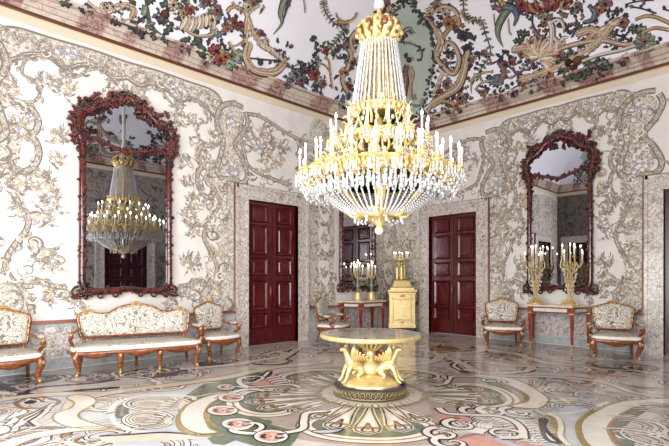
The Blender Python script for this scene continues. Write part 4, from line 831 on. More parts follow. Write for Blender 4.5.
for i in range(9): cl(533+4*i, 11-.6*i+2*(i % 2), 190+12*i, 13, 6, ('red', 'orange', 'red', 'tan')[i % 4], .5, .05, 0)
rose(541, 8, 6, 'red'); rose(553, 6, 6, 'red'); rose(565, 4, 6, 'orange'); rose(546, 18, 5.5, 'sage'); rose(545, 22, 5, 'orange'); sprig(538, 2, 7, 8, ('dark', 'green'))
# stucco figure among plumes
cs([(549, 20), (552, 26), (552.5, 36), (551, 48)], 6.5, 'white', .1, lambda q: .7+.3*math.sin(PI*q)); cs([(551, 22), (557, 19), (562, 21), (565, 28)], 3.4, 'white', .08); cs([(552, 36), (558, 42), (556, 52)], 4, 'white', .08); fruit(550, 16.5, 3, 'white'); cl(548, 15, 200, 6, 4, 'gold')
for i, a in enumerate(range(150, 400, 14)): cl(540+.4*(i % 3), 56+.3*i, a, 24 if 170 < a < 330 else 16, 6.5, ('tan', 'white', 'tan', 'gold')[i % 4], .5, .06, 0)
for pts, sd in (([(512, 50), (530, 48), (548, 50), (562, 42)], -1), ([(520, 80), (540, 74), (560, 66), (585, 52)], 1), ([(585, 52), (600, 40), (612, 24)], -1), ([(576, 34), (590, 30), (604, 34)], 1)):
    cs(pts, 5.5, 'tan', .06); feathers(pts, 15, 10, 4.5, 'tan', sd, 55, 'white'); feathers(pts, 10, 9, 4, 'gold', -sd, 60, 'tan')
cs(Z6([(0, 250), (60, 215), (150, 190), (240, 180), (330, 200), (380, 195)]), 5, 'tan', .05); cs(Z6([(100, 290), (160, 270), (230, 245), (320, 225), (385, 205)]), 4, 'white', .05); cs(Z6([(170, 190), (180, 160), (215, 155), (220, 180), (195, 190)]), 4, 'gold', .03)
vine(Z5([(185, 285), (230, 268), (262, 295), (320, 335), (400, 330), (450, 310)]), 5, 1.8); vine(Z5([(210, 275), (235, 245), (265, 225)]), 4, 1.5); vine(Z5([(270, 400), (320, 375), (380, 360)]), 4, 1.5)
cl(487, 78, 10, 15, 10, 'blue'); cl(497, 74, 80, 13, 9, 'blue'); cl(494, 82, 200, 10, 6, 'dark'); cl(503, 68, 80, 20, 9, 'mauve'); cl(500, 64, 40, 14, 7, 'mauve')
for x, y, r, c in ((512, 62, 4, 'red'), (530, 60, 4.5, 'mauve'), (484, 53, 4, 'mauve'), (522, 54, 4.5, 'mauve'), (532, 42, 4, 'orange'), (560, 56, 4.5, 'red'), (550, 74, 4, 'orange'), (484, 93, 4, 'orange'), (524, 86, 4, 'orange'), (540, 78, 4, 'tan')): rose(x, y, r, c)
for x, y, n in ((484, 52, 6), (505, 55, 5), (484, 92, 7), (512, 90, 7), (524, 82, 7), (564, 66, 10), (557, 80, 7), (546, 62, 6), (535, 86, 7), (575, 50, 7), (530, 68, 6), (498, 90, 5)): sprig(x, y, n, 6, ('dark', 'green', 'dark', 'mauve'), 5)
fruit(569, 63, 3.8, 'red'); fruit(578, 61, 4.8, 'gold'); fruit(573, 68, 3, 'orange')
for a in range(0, 360, 30): cl(574+10*math.cos(math.radians(a)), 66+7*math.sin(math.radians(a)), a+20, 11, 6.5, ('green', 'dark', 'green')[a % 3], .7)
for q in ((590, 66, 330, 18, 10, 'green'), (600, 60, 20, 16, 9, 'green'), (596, 66, 350, 12, 8, 'dark'), (616, 62, 330, 14, 8, 'mauve'), (622, 58, 60, 10, 6, 'dark'), (628, 29, 350, 16, 7, 'green'), (634, 31, 330, 14, 7, 'sage'), (621, 38, 100, 14, 7, 'green'), (584, 30, 200, 12, 6, 'green')): cl(*q)
cs(Z6([(150, 98), (195, 88), (205, 50), (175, 28)]), 6.5, 'blue', .06, tp2); feathers(Z6([(150, 98), (195, 88), (205, 50)]), 6, 6, 3, 'dark', 1, 50)
for i in range(8): cl(590+3.2*i, 40-2.5*i, 290+6*i, 18, 6, ('tan', 'gold', 'white')[i % 3], .5, .06, 0)
rose(606, 3, 7, 'mauve'); rose(623, 22, 6.5, 'mauve'); rose(600, 10, 4.5, 'orange'); rose(566, 2, 5, 'red'); rose(578, 6, 5, 'mauve'); sprig(598, 5, 8, 8, ('dark', 'mauve', 'green')); sprig(620, 14, 7, 6, ('dark', 'green')); sprig(574, 14, 10, 10, ('dark', 'green', 'mauve')); sprig(571, 28, 9, 8, ('dark', 'green')); sprig(562, 30, 6, 5, ('dark', 'green'))
for (x0, y0, x1, y1, n) in ((512, 45, 600, 78, 26), (560, 8, 640, 50, 24), (470, 60, 520, 98, 12), (430, 20, 470, 110, 22), (180, 5, 250, 55, 18), (290, 60, 325, 92, 10), (95, 2, 175, 36, 16)):
    for _ in range(n): sprig(crng.uniform(x0, x1), crng.uniform(y0, y1)+( (x0-560)*-.0 ), 3, 3, ('dark', 'dark', 'mauve', 'green', 'sage'), 4.5, 2.4)
vine(Z6([(235, 150), (280, 152), (330, 165), (388, 196), (420, 188)]), 5, 2); vine(Z6([(465, 190), (505, 178)]), 3, 1.2)
for a in range(0, 360, 36): cl(645.5+3*math.cos(math.radians(a)), 42.5+2.5*math.sin(math.radians(a)), a, 9, 6.5, 'sage', .2)
rose(645.5, 42.5, 5, 'mauve'); cs(Z6([(385, 88), (430, 72), (480, 78), (540, 105)]), 3.4, 'gold'); cs(Z6([(415, 150), (470, 125), (540, 135)]), 3.4, 'gold'); vine(Z6([(370, 30), (420, 40), (480, 60)]), 4, 1.5); vine(Z6([(510, 40), (540, 50)]), 3, 1.5); cs(Z6([(270, 285), (320, 262), (350, 235)]), 2, 'tan'); vine(Z6([(340, 20), (400, 5), (470, 0)]), 4, 1.5)
rel = CE.build('stucco_relief', [RM[k] for k in RK], ceiling)
# the two coves behind the camera carry mirrored halves of the same design (seen in the wall mirrors)
def half_relief(keep, flip):
    V = np.array(CE.v); K = keep(V); o = MB(); idx = {}; vs = []; uv = []
    for f, m in zip(CE.f, CE.m):
        if all(K[i] for i in f):
            g = []
            for i in f:
                if i not in idx: idx[i] = len(vs); vs.append(flip(*CE.v[i])); uv.append(CE.uv[i])
                g.append(idx[i])
            o.f.append(tuple(g)); o.m.append(m)
    o.v = vs; o.uv = uv; return o.build('stucco_relief', [RM[k] for k in RK], ceiling)
half_relief(lambda V: (V[:, 0] < -V[:, 1]-.6) & (V[:, 0] < 3.4), lambda x, y, z: (W_-x, y, z))
half_relief(lambda V: (V[:, 0]-.6 > -V[:, 1]) & (V[:, 1] > -3.4), lambda x, y, z: (x, -L_-y, z))
# ---------------------------------------------------------------- furniture materials
def gilt(nm, c, rough=.28, bump=0): return mat(nm, c, rough, 1.0, build=None)
M['gold'] = mat('bright_gilding', S(250, 226, 158), .32, .45, build=noisecol([(.35, S(226, 184, 96)), (.65, S(255, 240, 186))], 11, 4, coord=objc))
M['gold_soft'] = mat('pale_matt_gilding', S(230, 206, 146), .36, .5, build=noisecol([(.3, S(218, 190, 124)), (.7, S(238, 218, 162))], 14, 4, coord=objc))
M['gilt_dark'] = mat('worn_gilding', S(206, 168, 104), .3, .6)
M['carved_red'] = mat('carved_red_walnut', S(74, 26, 20), .2, spec=.6, Coat_Weight=.5, Coat_Roughness=.08, build=noisecol([(.42, S(34, 10, 11)), (.58, S(104, 36, 27))], 14, 4, coord=objc))
M['walnut'] = mat('polished_walnut', S(130, 72, 40), .2, spec=.6, Coat_Weight=.3, Coat_Roughness=.1, build=noisecol([(.35, S(92, 44, 24)), (.65, S(158, 92, 50))], 8, 4, coord=objc, cs=(1, 1, 3)))
M['mahog'] = mat('red_mahogany', S(134, 44, 30), .22, spec=.6, Coat_Weight=.3, Coat_Roughness=.1, build=noisecol([(.35, S(108, 32, 24)), (.65, S(156, 58, 40))], 8, 4, coord=objc))
M['mirror'] = mat('old_mirror_glass', (.46, .47, .51, 1), .012, 1.0)
def damask(nt, b):
    v = objc(nt); n = N(nt, 'ShaderNodeTexNoise', i_Scale=8.0, i_Detail=2.5, i_Roughness=.5, i_Distortion=2.6); nt.links.new(v, n.inputs['Vector'])
    r = ramp(nt, [(.36, S(120, 110, 98)), (.43, S(164, 156, 142)), (.47, S(196, 190, 180)), (.50, S(238, 235, 230)), (.545, S(232, 228, 222)), (.57, S(150, 140, 124)), (.63, S(178, 166, 142)), (.70, S(206, 200, 188))]); nt.links.new(n.outputs['Fac'], r.inputs['Fac']); nt.links.new(r.outputs[0], b.inputs['Base Color'])
M['damask'] = mat('silver_damask_silk', S(200, 194, 182), .5, spec=.3, Sheen_Weight=.2, build=damask)
def brocade(nt, b):
    v = objc(nt); n = N(nt, 'ShaderNodeTexNoise', i_Scale=16.0, i_Detail=3.0, i_Roughness=.5, i_Distortion=2.4); nt.links.new(v, n.inputs['Vector'])
    r = ramp(nt, [(.36, S(126, 116, 102)), (.46, S(170, 162, 148)), (.54, S(200, 194, 182)), (.64, S(150, 140, 124))]); nt.links.new(n.outputs['Fac'], r.inputs['Fac']); nt.links.new(r.outputs[0], b.inputs['Base Color'])
M['seat_silk'] = mat('grey_beige_seat_silk', S(170, 162, 148), .55, spec=.3, build=brocade)
M['silk_white'] = mat('white_seat_border_silk', S(240, 236, 228), .5, spec=.3)
M['tabletop'] = mat('grey_rose_table_marble', S(160, 146, 138), .08, build=breccia([(.3, S(128, 104, 100)), (.45, S(170, 158, 148)), (.6, S(192, 184, 174)), (.75, S(140, 116, 110))], 4, 5, S(210, 200, 180), .05, .5))
M['marble_white'] = mat('white_console_marble', S(224, 218, 208), .15, build=breccia([(.3, S(205, 198, 188)), (.6, S(232, 228, 220))], 6, 5, S(170, 150, 140), .03, .5))
M['navy'] = mat('dark_blue_lacquer', S(34, 40, 66), .15, spec=.6)
M['black_band'] = mat('dark_bronze_band', S(74, 68, 66), .3, .4)
M['gallery'] = mat('aged_gilt_gallery', S(150, 134, 96), .35, .5)
M['shade'] = mat('verdigris_bronze', S(120, 128, 112), .4, .4)

# ---------------------------------------------------------------- carved mirrors
def PLOC(u, z): return Vector((u, 0, z)), Vector((0, 1, 0)), 1
def mirror_outline(k):
    h = [(0, 1.40), (.30, 1.36), (.60, 1.37), (.74, 1.44), (.775, 1.62), (.77, 2.3), (.77, 3.0), (.765, 3.7), (.78, 4.0), (.83, 4.18), (.85, 4.36), (.79, 4.52), (.64, 4.58), (.50, 4.66), (.36, 4.80), (.18, 4.88), (0, 4.93)]
    P = [(u*k, z) for u, z in h]; return P+[(-u, z) for u, z in P[-2:0:-1]]
def make_mirror(label, loc, rz, k, seed):
    r = thing('wall_mirror', label, 'mirror', loc, rz, 'carved wall mirrors'); g = random.Random(seed)
    out = mirror_outline(k); cv = [tuple(p) for p in catmull(out, 4, True)]
    gm = MB(); cx, cz = 0, 3.2
    gm.ext([(u*.99, cz+(z-cz)*.995) for u, z in cv], .012, 'y', .045); recalc(gm.build('mirror_glass', M['mirror'], r, smooth=False))
    bk = MB(); bk.ext([(u*1.02, cz+(z-cz)*1.005) for u, z in cv], .04, 'y', .0); bk.build('backboard', M['carved_red'], r, smooth=False)
    fr = MB(); fr.tube([(u*1.03, .065, cz+(z-cz)*1.012) for u, z in cv], lambda t: .060, 8, closed=True, up=(0, 1, 0)); fr.tube([(u*.985, .072, cz+(z-cz)*.99) for u, z in cv], .018, 6, closed=True, up=(0, 1, 0))
    # carved leaves and scrolls along the frame
    def lf(u, z, a, ln, w, cur, dome=.05, off=.07): fr.leaf(PLOC, (u, z), a, ln, w, off, dome, cur, px=False, lobes=3)
    def curl(u, z, rad, a0, sg, w=.05, turns=1.2):
        pts = [(u+rad*(1-.75*i/14)*math.cos(a0+sg*turns*2*PI*i/14), z+rad*(1-.75*i/14)*math.sin(a0+sg*turns*2*PI*i/14)) for i in range(15)]
        fr.ribbon(PLOC, pts, w, .06, .05, n=1, sm=False, px=False, taper=lambda q: 1-.4*q)
    n = len(cv)
    for i in range(n):
        u, z = cv[i]; u2, z2 = cv[(i+1) % n]; a = math.atan2(z2-z, u2-u); up = z > 3.95
        for _ in range(2 if up else 1):
            lf(u*1.04+g.uniform(-.02, .02), z+g.uniform(-.02, .02), a-g.uniform(.5, 1.5), g.uniform(.12, .2) if up else g.uniform(.05, .09), .07, g.uniform(-1.2, 1.2))
        if up or g.random() < .4: lf(u*1.0, z, a+g.uniform(.5, 1.3), .10, .05, g.uniform(-1, 1))
    for s in (-1, 1):
        for (u, z, rad, a0, sg) in ((.86, 1.33, .11, PI/2, -1), (.74, 1.25, .07, 0, 1), (.5, 1.27, .09, 0, 1), (.22, 1.28, .08, PI, -1), (.80, 2.05, .06, 0, 1), (.80, 2.7, .07, PI, -1), (.81, 3.3, .06, 0, 1), (.83, 3.86, .07, PI, -1), (.90, 4.12, .07, PI, 1), (.91, 4.40, .08, -PI/2, 1), (.78, 4.62, .09, 0, 1), (.52, 4.78, .08, PI, -1), (.28, 4.95, .09, 0, 1), (.1, 5.02, .07, 0, 1)):
            curl(s*u*k, z, rad, a0 if s > 0 else PI-a0, sg*s)
        for j in range(16): lf(s*g.uniform(.1, .85)*k, g.uniform(4.62, 4.86), g.uniform(0, PI), g.uniform(.1, .18), .08, g.uniform(-1, 1))
        for j in range(12): lf(s*g.uniform(.80, .92)*k, g.uniform(4.05, 4.6), g.uniform(-1, 2), g.uniform(.1, .16), .08, g.uniform(-1, 1))
        for j in range(7): lf(s*(.62+.06*j)*k, 1.25+.03*math.sin(j*2), PI/2-s*(.9-.3*j), .16, .08, s*.8)
        for z in np.arange(1.8, 3.9, .16): lf(s*.785*k, z, PI/2-s*g.uniform(.0, .5), .17, .08, s*.6)
    fr.build('carved_frame', M['carved_red'], r)
    cr = MB(); fr = cr                      # crest: pierced palmette
    for a in range(10, 180, 20): lf(0, 4.88, math.radians(a), .22+.05*math.sin(math.radians(a)), .09, .3*math.cos(math.radians(a)), .05)
    cr.ball((0, .1, 4.92), .05, 8, sy=.6); curl(.13, 4.92, .08, PI, -1); curl(-.13, 4.92, .08, 0, 1)
    cr.build('crest', M['carved_red'], r)
    cb = MB(); fr = cb
    pts = [(-.80*k, 4.05), (-.6*k, 4.12), (-.4*k, 4.06), (-.15*k, 3.99), (0, 3.96), (.15*k, 3.99), (.4*k, 4.06), (.6*k, 4.12), (.80*k, 4.05)]
    cb.ribbon(PLOC, pts, .07, .06, .035, px=False)
    for u, z in catmull(pts, 4)[1:-1]: lf(u, z, g.uniform(-.6, .6)+(PI/2 if g.random() < .5 else -PI/2), .09, .05, g.uniform(-1, 1), .03, .065)
    cb.build('crossbar', M['carved_red'], r)
    return r
    sw = MB()
    for s in (-1, 1):
        for j in range(9):
            t = j/8; lf(s*k*(.25+.5*t), 4.32+.14*math.sin(5*t), PI/2-s*(1.2-t), .13, .06, s*.8, .02, .06)
        sw.ribbon(PLOC, [(s*.12*k, 4.2), (s*.4*k, 4.38), (s*.62*k, 4.28), (s*.8*k, 4.42)], .03, .06, .02, px=False)
    sw.build('leaf_spray', M['carved_red'], r)
    return r
make_mirror('large carved red-brown mirror above the sofa, reflecting the chandelier', (.005, -8.24, 0), -PI/2, 1.0, 1)
make_mirror('carved red-brown mirror above the console table on the right wall', (4.88, -.005, 0), PI, .87, 2)
make_mirror('carved mirror half hidden behind the chandelier, reflecting a red door', (.005, -1.875, 0), -PI/2, .86, 3)

# ---------------------------------------------------------------- seats
def seating(name, label, cat, hw, dep, back, legs_front, legs_back, arm_h=.68, bz=.0, rail_y=.30, seat_z=.44, group='gilt walnut armchairs'):
    """hw half width at the front, dep depth, back = right half outline [(x,z)...] bottom to top centre"""
    r = thing(name, label, cat, group=group)
    yf, yb = -dep/2, dep/2; bw = hw*.9
    plan = [(-hw, yf+.05), (-hw*.7, yf-.01), (0, yf-.05), (hw*.7, yf-.01), (hw, yf+.05), (hw*1.0, 0), (bw, yb-.04), (bw*.8, yb), (0, yb), (-bw*.8, yb), (-bw, yb-.04), (-hw*1.0, 0)]
    pl = [tuple(p) for p in catmull(plan, 4, True)]
    n = len(pl)
    # rail with a shaped apron
    rb = MB(); ro, ri_, rl, rm = [], [], [], []
    for x, y in pl:
        fr_ = max(0, (-y-dep*.25)/(dep*.25)); bot = seat_z-.13-.035*fr_*(math.cos(2*PI*x/(2*hw)*max(1, len(legs_front)-1))*-1*-1 if len(legs_front) > 2 else math.cos(PI*x/hw))*1.0
        ro.append((x*1.015, y*1.02, seat_z-.04)); rl.append((x*1.0, y*1.0, bot)); rm.append((x*.93, y*.93, bot)); ri_.append((x*.93, y*.93, seat_z-.04))
    rb.loft([ri_, ro, [(x*1.025, y*1.03, seat_z-.075) for x, y in pl], rl, rm, ri_]); rb.build('seat_rail', M['walnut'], r)
    cb = MB(); sc = lambda q, z: [(x*q, y*q, z) for x, y in pl]
    cb.loft([sc(.98, seat_z-.045), sc(1.005, seat_z-.03), sc(1.01, seat_z-.005), sc(.99, seat_z+.015), sc(.955, seat_z+.026)]); cb.build('seat_border', M['silk_white'], r)
    tb = MB(); tb.loft([sc(.96, seat_z+.022), sc(.92, seat_z+.045), sc(.75, seat_z+.066), sc(.4, seat_z+.078), sc(.05, seat_z+.08)], cap=True); tb.build('seat_cushion', M['seat_silk'], r)
    # cabriole legs
    def cab(x, y, sx, sy, z1):
        lg = MB(); o = Vector((sx, sy, 0)).normalized() if (sx or sy) else Vector((0, 0, 0))
        P = [Vector((x, y, z1+.03)), Vector((x, y, z1-.03))+o*.03, Vector((x, y, z1-.10))+o*.035, Vector((x, y, z1*.45))+o*.0, Vector((x, y, .07))-o*.015, Vector((x, y, .025))+o*.01, Vector((x, y, .0))+o*.03]
        q = smooth3(P, 4); lg.tube(q, lambda t: .045*(1-t)**1.2+.019+.012*max(0, t-.85)/.15, 8); l = lg.build('leg', M['walnut'], r)
        gm = MB(); gm.ball(Vector((x, y, z1-.05))+o*.06, .032, 8, sz=1.5); gm.tube([Vector((x, y, .05))+o*.005, Vector((x, y, .0))+o*.034], .027, 8); gm.tube([p+o*.02 for p in q[4:18]], .012, 6); gm.build('gilt_mount', M['gilt_dark'], l)
    for x in legs_front: cab(x, yf+.06, (1 if x > .1 else -1 if x < -.1 else 0)*(abs(x) > hw*.8), -1, seat_z-.08)
    for x in legs_back:
        lg = MB(); lg.tube(smooth3([(x*.93, yb-.06, seat_z-.06), (x*.93, yb-.04, .25), (x*.97, yb+.03, .0)], 5), lambda t: .032-.010*t, 8); lg.build('leg', M['walnut'], r)
    # back: tilted plane
    tilt = .16; z0 = back[0][1]; y0 = yb-.03
    TB = lambda x, z, d=0: Vector((x, y0+(z-z0)*tilt-d, z+d*tilt))
    half = catmull(back, 5); oc = [tuple(p) for p in half]; full = oc+[(-x, z) for x, z in oc[-2::-1]]
    fb = MB(); fb.tube([TB(x, z) for x, z in full], .030, 8, closed=True, up=(0, -1, tilt)); bf = fb.build('back_frame', M['walnut'], r)
    gg = MB()
    tz = max(z for x, z in back); tops = [(x, z) for x, z in full]
    crest_x = [p for i, p in enumerate(full) if 0 < i < len(full)-1 and full[i-1][1] <= p[1] >= full[i+1][1] and p[1] > z0+.25]
    for x, z in crest_x:
        for k in range(-3, 4):
            gg.leaf(lambda u, v: (TB(u, v), Vector((0, -1, tilt)).normalized(), 1), (x+k*.018, z+.005), PI/2-k*.42, .07-.008*abs(k), .035, .012, .022, 0, px=False)
    for i in range(6, len(full)-6, max(3, len(full)//26)):
        x, z = full[i]
        pass
    gg.tube([TB(x, z, .024) for x, z in full[3:-3]], lambda t: .009+.004*math.sin(t*160), 5)
    gg.build('gilt_carving', M['gilt_dark'], bf)
    cz_ = (z0+tz)/2
    pd = MB(); zr = lambda q, d: [TB(x*q, cz_+(z-cz_)*q, d) for x, z in full]
    pd.loft([zr(.99, -.02), zr(.99, .0), zr(.95, .035), zr(.86, .05), zr(.6, .06), zr(.3, .065), zr(.02, .066)], cap=True); pd.build('back_pad', M['damask'], r)
    for s in (-1, 1):       # stile down to the rail
        x, z = s*oc[0][0], z0; st = MB(); st.tube([(x*.98, y0, z0+.03), (x*.98, y0-.01, seat_z-.05)], .026, 8); st.build('stile', M['walnut'], r)
    # arms: scroll, support and pad
    for s in (-1, 1):
        ax = MB(); bx, bzz = [p for p in oc if p[1] >= arm_h][0] if any(p[1] >= arm_h for p in oc) else oc[2]
        b0 = TB(s*bx, bzz); xo = s*(hw+.01)
        ax.tube(smooth3([b0, (s*(max(bx, hw*.9)+.05), y0-.14, arm_h-.005), (xo+s*.03, -.02*dep, arm_h-.02), (xo+s*.02, yf*.45-.04, arm_h-.01), (xo+s*.01, yf*.45-.09, arm_h-.045), (xo, yf*.45-.05, arm_h-.08), (xo, yf*.45-.02, arm_h-.06)], 5), lambda t: .026, 8)
        ax.tube(smooth3([(xo+s*.01, yf*.45-.06, arm_h-.03), (xo+s*.03, yf*.45-.05, arm_h-.11), (xo, yf*.3+.02, seat_z+.05), (xo-s*.01, yf*.45-.03, seat_z-.05)], 5), lambda t: .024+.008*t, 8)
        a = ax.build('armrest', M['walnut'], r)
        gb = MB(); gb.ball((xo+s*.015, yf*.45-.075, arm_h-.035), .038, 8); gb.build('gilt_scroll', M['gilt_dark'], a); gb = MB(); gb.ball((xo+s*.01, yf*.45-.04, seat_z+.02), .03, 8); gb.build('gilt_knob', M['gilt_dark'], a)
        pb = MB(); pb.tube(smooth3([(s*(max(bx, hw*.9)+.055), y0-.15, arm_h+.012), (xo+s*.03, -.04*dep, arm_h+.008), (xo+s*.025, yf*.3, arm_h+.008)], 4), lambda t: .034*math.sin(PI*min(.97, max(.03, t)))**.4, 8); pb.build('arm_pad', M['damask'], a)
    return r
BK = [(.235, .56), (.27, .60), (.285, .70), (.30, .85), (.315, .97), (.29, 1.03), (.21, 1.065), (.11, 1.10), (0, 1.145)]
GA = None
ac = seating('armchair', 'gilt walnut armchair between the sofa and the left door', 'armchair', .36, .62, BK, (-.32, .32), (-.30, .30))
ac.location = (.66, -6.70, 0); ac.rotation_euler = (0, 0, PI/2+.02); ac.scale = (1, 1, .95)
dup(ac, (.62, -10.22, 0), PI/2-.02, 'gilt walnut armchair standing to the left of the long sofa', scale=(1.12, 1.12, .95))
dup(ac, (.66, -3.42, 0), PI/2+.38, 'armchair mostly hidden behind the round table, left of the corner console')
dup(ac, (3.86, -.82, 0), .52, 'gilt walnut armchair between the right-hand red door and the right console table', scale=(1.17, 1.05, .94))
dup(ac, (6.29, -.94, 0), .36, 'gilt walnut armchair between the right console table and the purple-black door', scale=(1.16, 1.05, .94))
BS = [(.85, .57), (.89, .62), (.905, .75), (.925, .88), (.89, .955), (.76, .985), (.60, .95), (.44, .96), (.30, 1.04), (.12, 1.09), (0, 1.10)]
sf = seating('sofa', 'long gilt walnut sofa with grey damask back under the large left mirror', 'sofa', 1.0, .66, BS, (-.93, -.31, .31, .93), (-.93, 0, .93), arm_h=.70, group='sofas')
sf.location = (.88, -8.36, 0); sf.rotation_euler = (0, 0, PI/2-.25)

# ---------------------------------------------------------------- console tables
def console(label, loc, rz):
    r = thing('console_table', label, 'console table', loc, rz, 'mahogany console tables')
    hwf, hwb, d, h = .48, .69, .70, .98     # half-hexagon plan, local -y is the front, back at y = 0
    pl = lambda o: [(-hwb-o, -.015), (-hwb*.93-o, -.10), (-hwf-o*.6, -d-o), (hwf+o*.6, -d-o), (hwb*.93+o, -.10), (hwb+o, -.015)]
    mb = MB(); mb.ext(pl(.03), .03, 'z', h-.03); mb.build('marble_top', M['marble_white'], r, smooth=False)
    gb = MB(); gb.ext(pl(.02), .018, 'z', h-.049); gb.build('gilt_edge', M['gilt_dark'], r, smooth=False)
    ap = MB(); ap.ext(pl(-.02), .12, 'z', h-.17); fa = ap.build('frieze', M['mahog'], r, smooth=False)
    gp = MB(); P = pl(-.018)
    def panel(p, q, mb, m0=.10):
        p = Vector((*p, 0)); q = Vector((*q, 0)); t = (q-p).normalized(); nn = Vector((t.y, -t.x, 0)); L = (q-p).length
        a = p+t*m0; b = q-t*m0
        o = [(a, .0), (b, .0)]
        vs = []
        for w in (a, b):
            for dd in (0, .012):
                for z in (h-.15, h-.075): v = w+nn*dd; vs.append((v.x, v.y, z))
        mb.add(vs, [(0, 1, 3, 2), (4, 6, 7, 5), (0, 4, 5, 1), (2, 3, 7, 6), (0, 2, 6, 4), (1, 5, 7, 3)])
    panel(P[2], P[3], gp); panel(P[1], P[2], gp, .07); panel(P[3], P[4], gp, .07); recalc(gp.build('frieze_panel', M['marble_white'], fa, smooth=False))
    for (x, y) in ((-hwf+.02, -d+.06), (hwf-.02, -d+.06), (-hwb*.9, -.09), (hwb*.9, -.09)):
        lg = MB()
        def sq(w, z): return [(x-w, y-w, z), (x+w, y-w, z), (x+w, y+w, z), (x-w, y+w, z)]
        lg.loft([sq(.048, h-.05), sq(.048, h-.2), sq(.034, h-.21), sq(.036, h-.24), sq(.020, .10)], cap=True); l = lg.build('leg', M['mahog'], r, smooth=False)
        ft = MB(); ft.loft([sq(.026, .115), sq(.028, .09), sq(.016, .02), sq(.02, .0)], cap=True); ft.build('gilt_foot', M['gilt_dark'], l, smooth=False); fc = MB(); fc.loft([sq(.05, h-.2), sq(.052, h-.19), sq(.05, h-.175)], cap=True); fc.build('gilt_collar', M['gilt_dark'], l, smooth=False)
    return r
console('red mahogany console table with marble top under the right wall mirror', (4.93, -.04, 0), 0)
console('red mahogany console table in the far corner, behind the round table', (.04, -1.97, 0), PI/2)

# ---------------------------------------------------------------- candles and candelabra
M['wax'] = mat('white_candle_tube', S(244, 240, 226), .45, Emission_Color=(1, .9, .7, 1), Emission_Strength=.12)
M['flame'] = mat('lit_candle_bulb', (1, .93, .8, 1), .4, Emission_Color=(1, .86, .62, 1), Emission_Strength=16)
M['crystal'] = mat('cut_crystal', (.96, .97, 1, 1), .06, spec=.9, Transmission_Weight=.3, IOR=1.5, Coat_Weight=.3)
def candle_into(r_, x, y, z, h=.18, rad=.011, par=None):
    c = MB(); c.mi = 0; c.lathe([(rad, z), (rad, z+h)], 8, (x, y, 0)); c.mi = 1; c.lathe([(rad*.5, z+h), (rad*.9, z+h+.012), (rad*.7, z+h+.028), (rad*.1, z+h+.05)], 8, (x, y, 0))
    c.build('candle', [M['wax'], M['flame']], par or r_)
def girandole(label, loc, rz):
    """tall gilt candelabrum on a domed tripod base, open leaf-work body, six lights"""
    r = thing('candelabrum', label, 'candelabrum', loc, rz, 'candelabra on the console tables')
    b = MB(); b.lathe([(.20, 0), (.205, .015), (.19, .03), (.13, .055), (.09, .09), (.05, .12), (.03, .14), (.025, .17), (.045, .19), (.03, .21)], 20)
    for k in range(3):
        a = k*2*PI/3+.5; b.tube(smooth3([(.04*math.cos(a), .04*math.sin(a), .15), (.13*math.cos(a), .13*math.sin(a), .10), (.205*math.cos(a), .205*math.sin(a), .05), (.215*math.cos(a), .215*math.sin(a), .012)], 4), .018, 6)
    b.build('base', M['gold_soft'], r)
    s = MB(); s.lathe([(.02, .2), (.022, .5), (.018, .95), (.035, .98), (.02, 1.0), (.012, 1.18)], 10)
    for lv, (z, rr, n) in enumerate(((.28, .05, 5), (.40, .075, 6), (.52, .10, 7), (.64, .125, 8), (.76, .145, 9), (.88, .135, 8))):
        for k in range(n):
            a = 2*PI*k/n+lv*.4; c, q = math.cos(a), math.sin(a)
            s.tube(smooth3([(.02*c, .02*q, z-.06), (rr*.8*c, rr*.8*q, z), (rr*c, rr*q, z+.06), (rr*1.1*c, rr*1.1*q, z+.09)], 3), lambda t: .018*(1-.6*t), 5)
            if k % 2: s.ball((rr*c, rr*q, z+.03), .024, 6, sz=1.3)
    s.build('stem', M['gold_soft'], r)
    d = MB()
    for k in range(36):
        a = 2*PI*k/36; z = .35+.09*(k % 7); rr = .07+.09*(z-.3)+.02*(k % 3)
        d.ball((rr*math.cos(a*3.3), rr*math.sin(a*3.3), z), .018, 6, sz=1.7)
    d.build('crystal_drops', M['crystal'], r)
    for k in range(6):
        a = 2*PI*k/6+.3; c, q = math.cos(a), math.sin(a); rr = .24 if k % 2 else .16; z = .96 if k % 2 else 1.10
        ar = MB(); ar.tube(smooth3([(.02*c, .02*q, .80), (.12*c, .12*q, .82), (.2*c, .2*q, .88), (rr*c, rr*q, z)], 4), .011, 6); ar.lathe([(.012, z-.015), (.04, z+.005), (.042, z+.012), (.016, z+.015), (.018, z+.045)], 8, (rr*c, rr*q, 0))
        am = ar.build('candle_arm', M['gold_soft'], r); candle_into(r, rr*c, rr*q, z+.04, .20, .013, am)
    candle_into(r, 0, 0, 1.18, .18, .013)
    return r
g1 = girandole('tall gilt candelabrum at the left end of the right console table', (4.48, -.40, .98), 0)
dup(g1, (5.26, -.42, .98), 1.1, 'tall gilt candelabrum at the right end of the right console table')
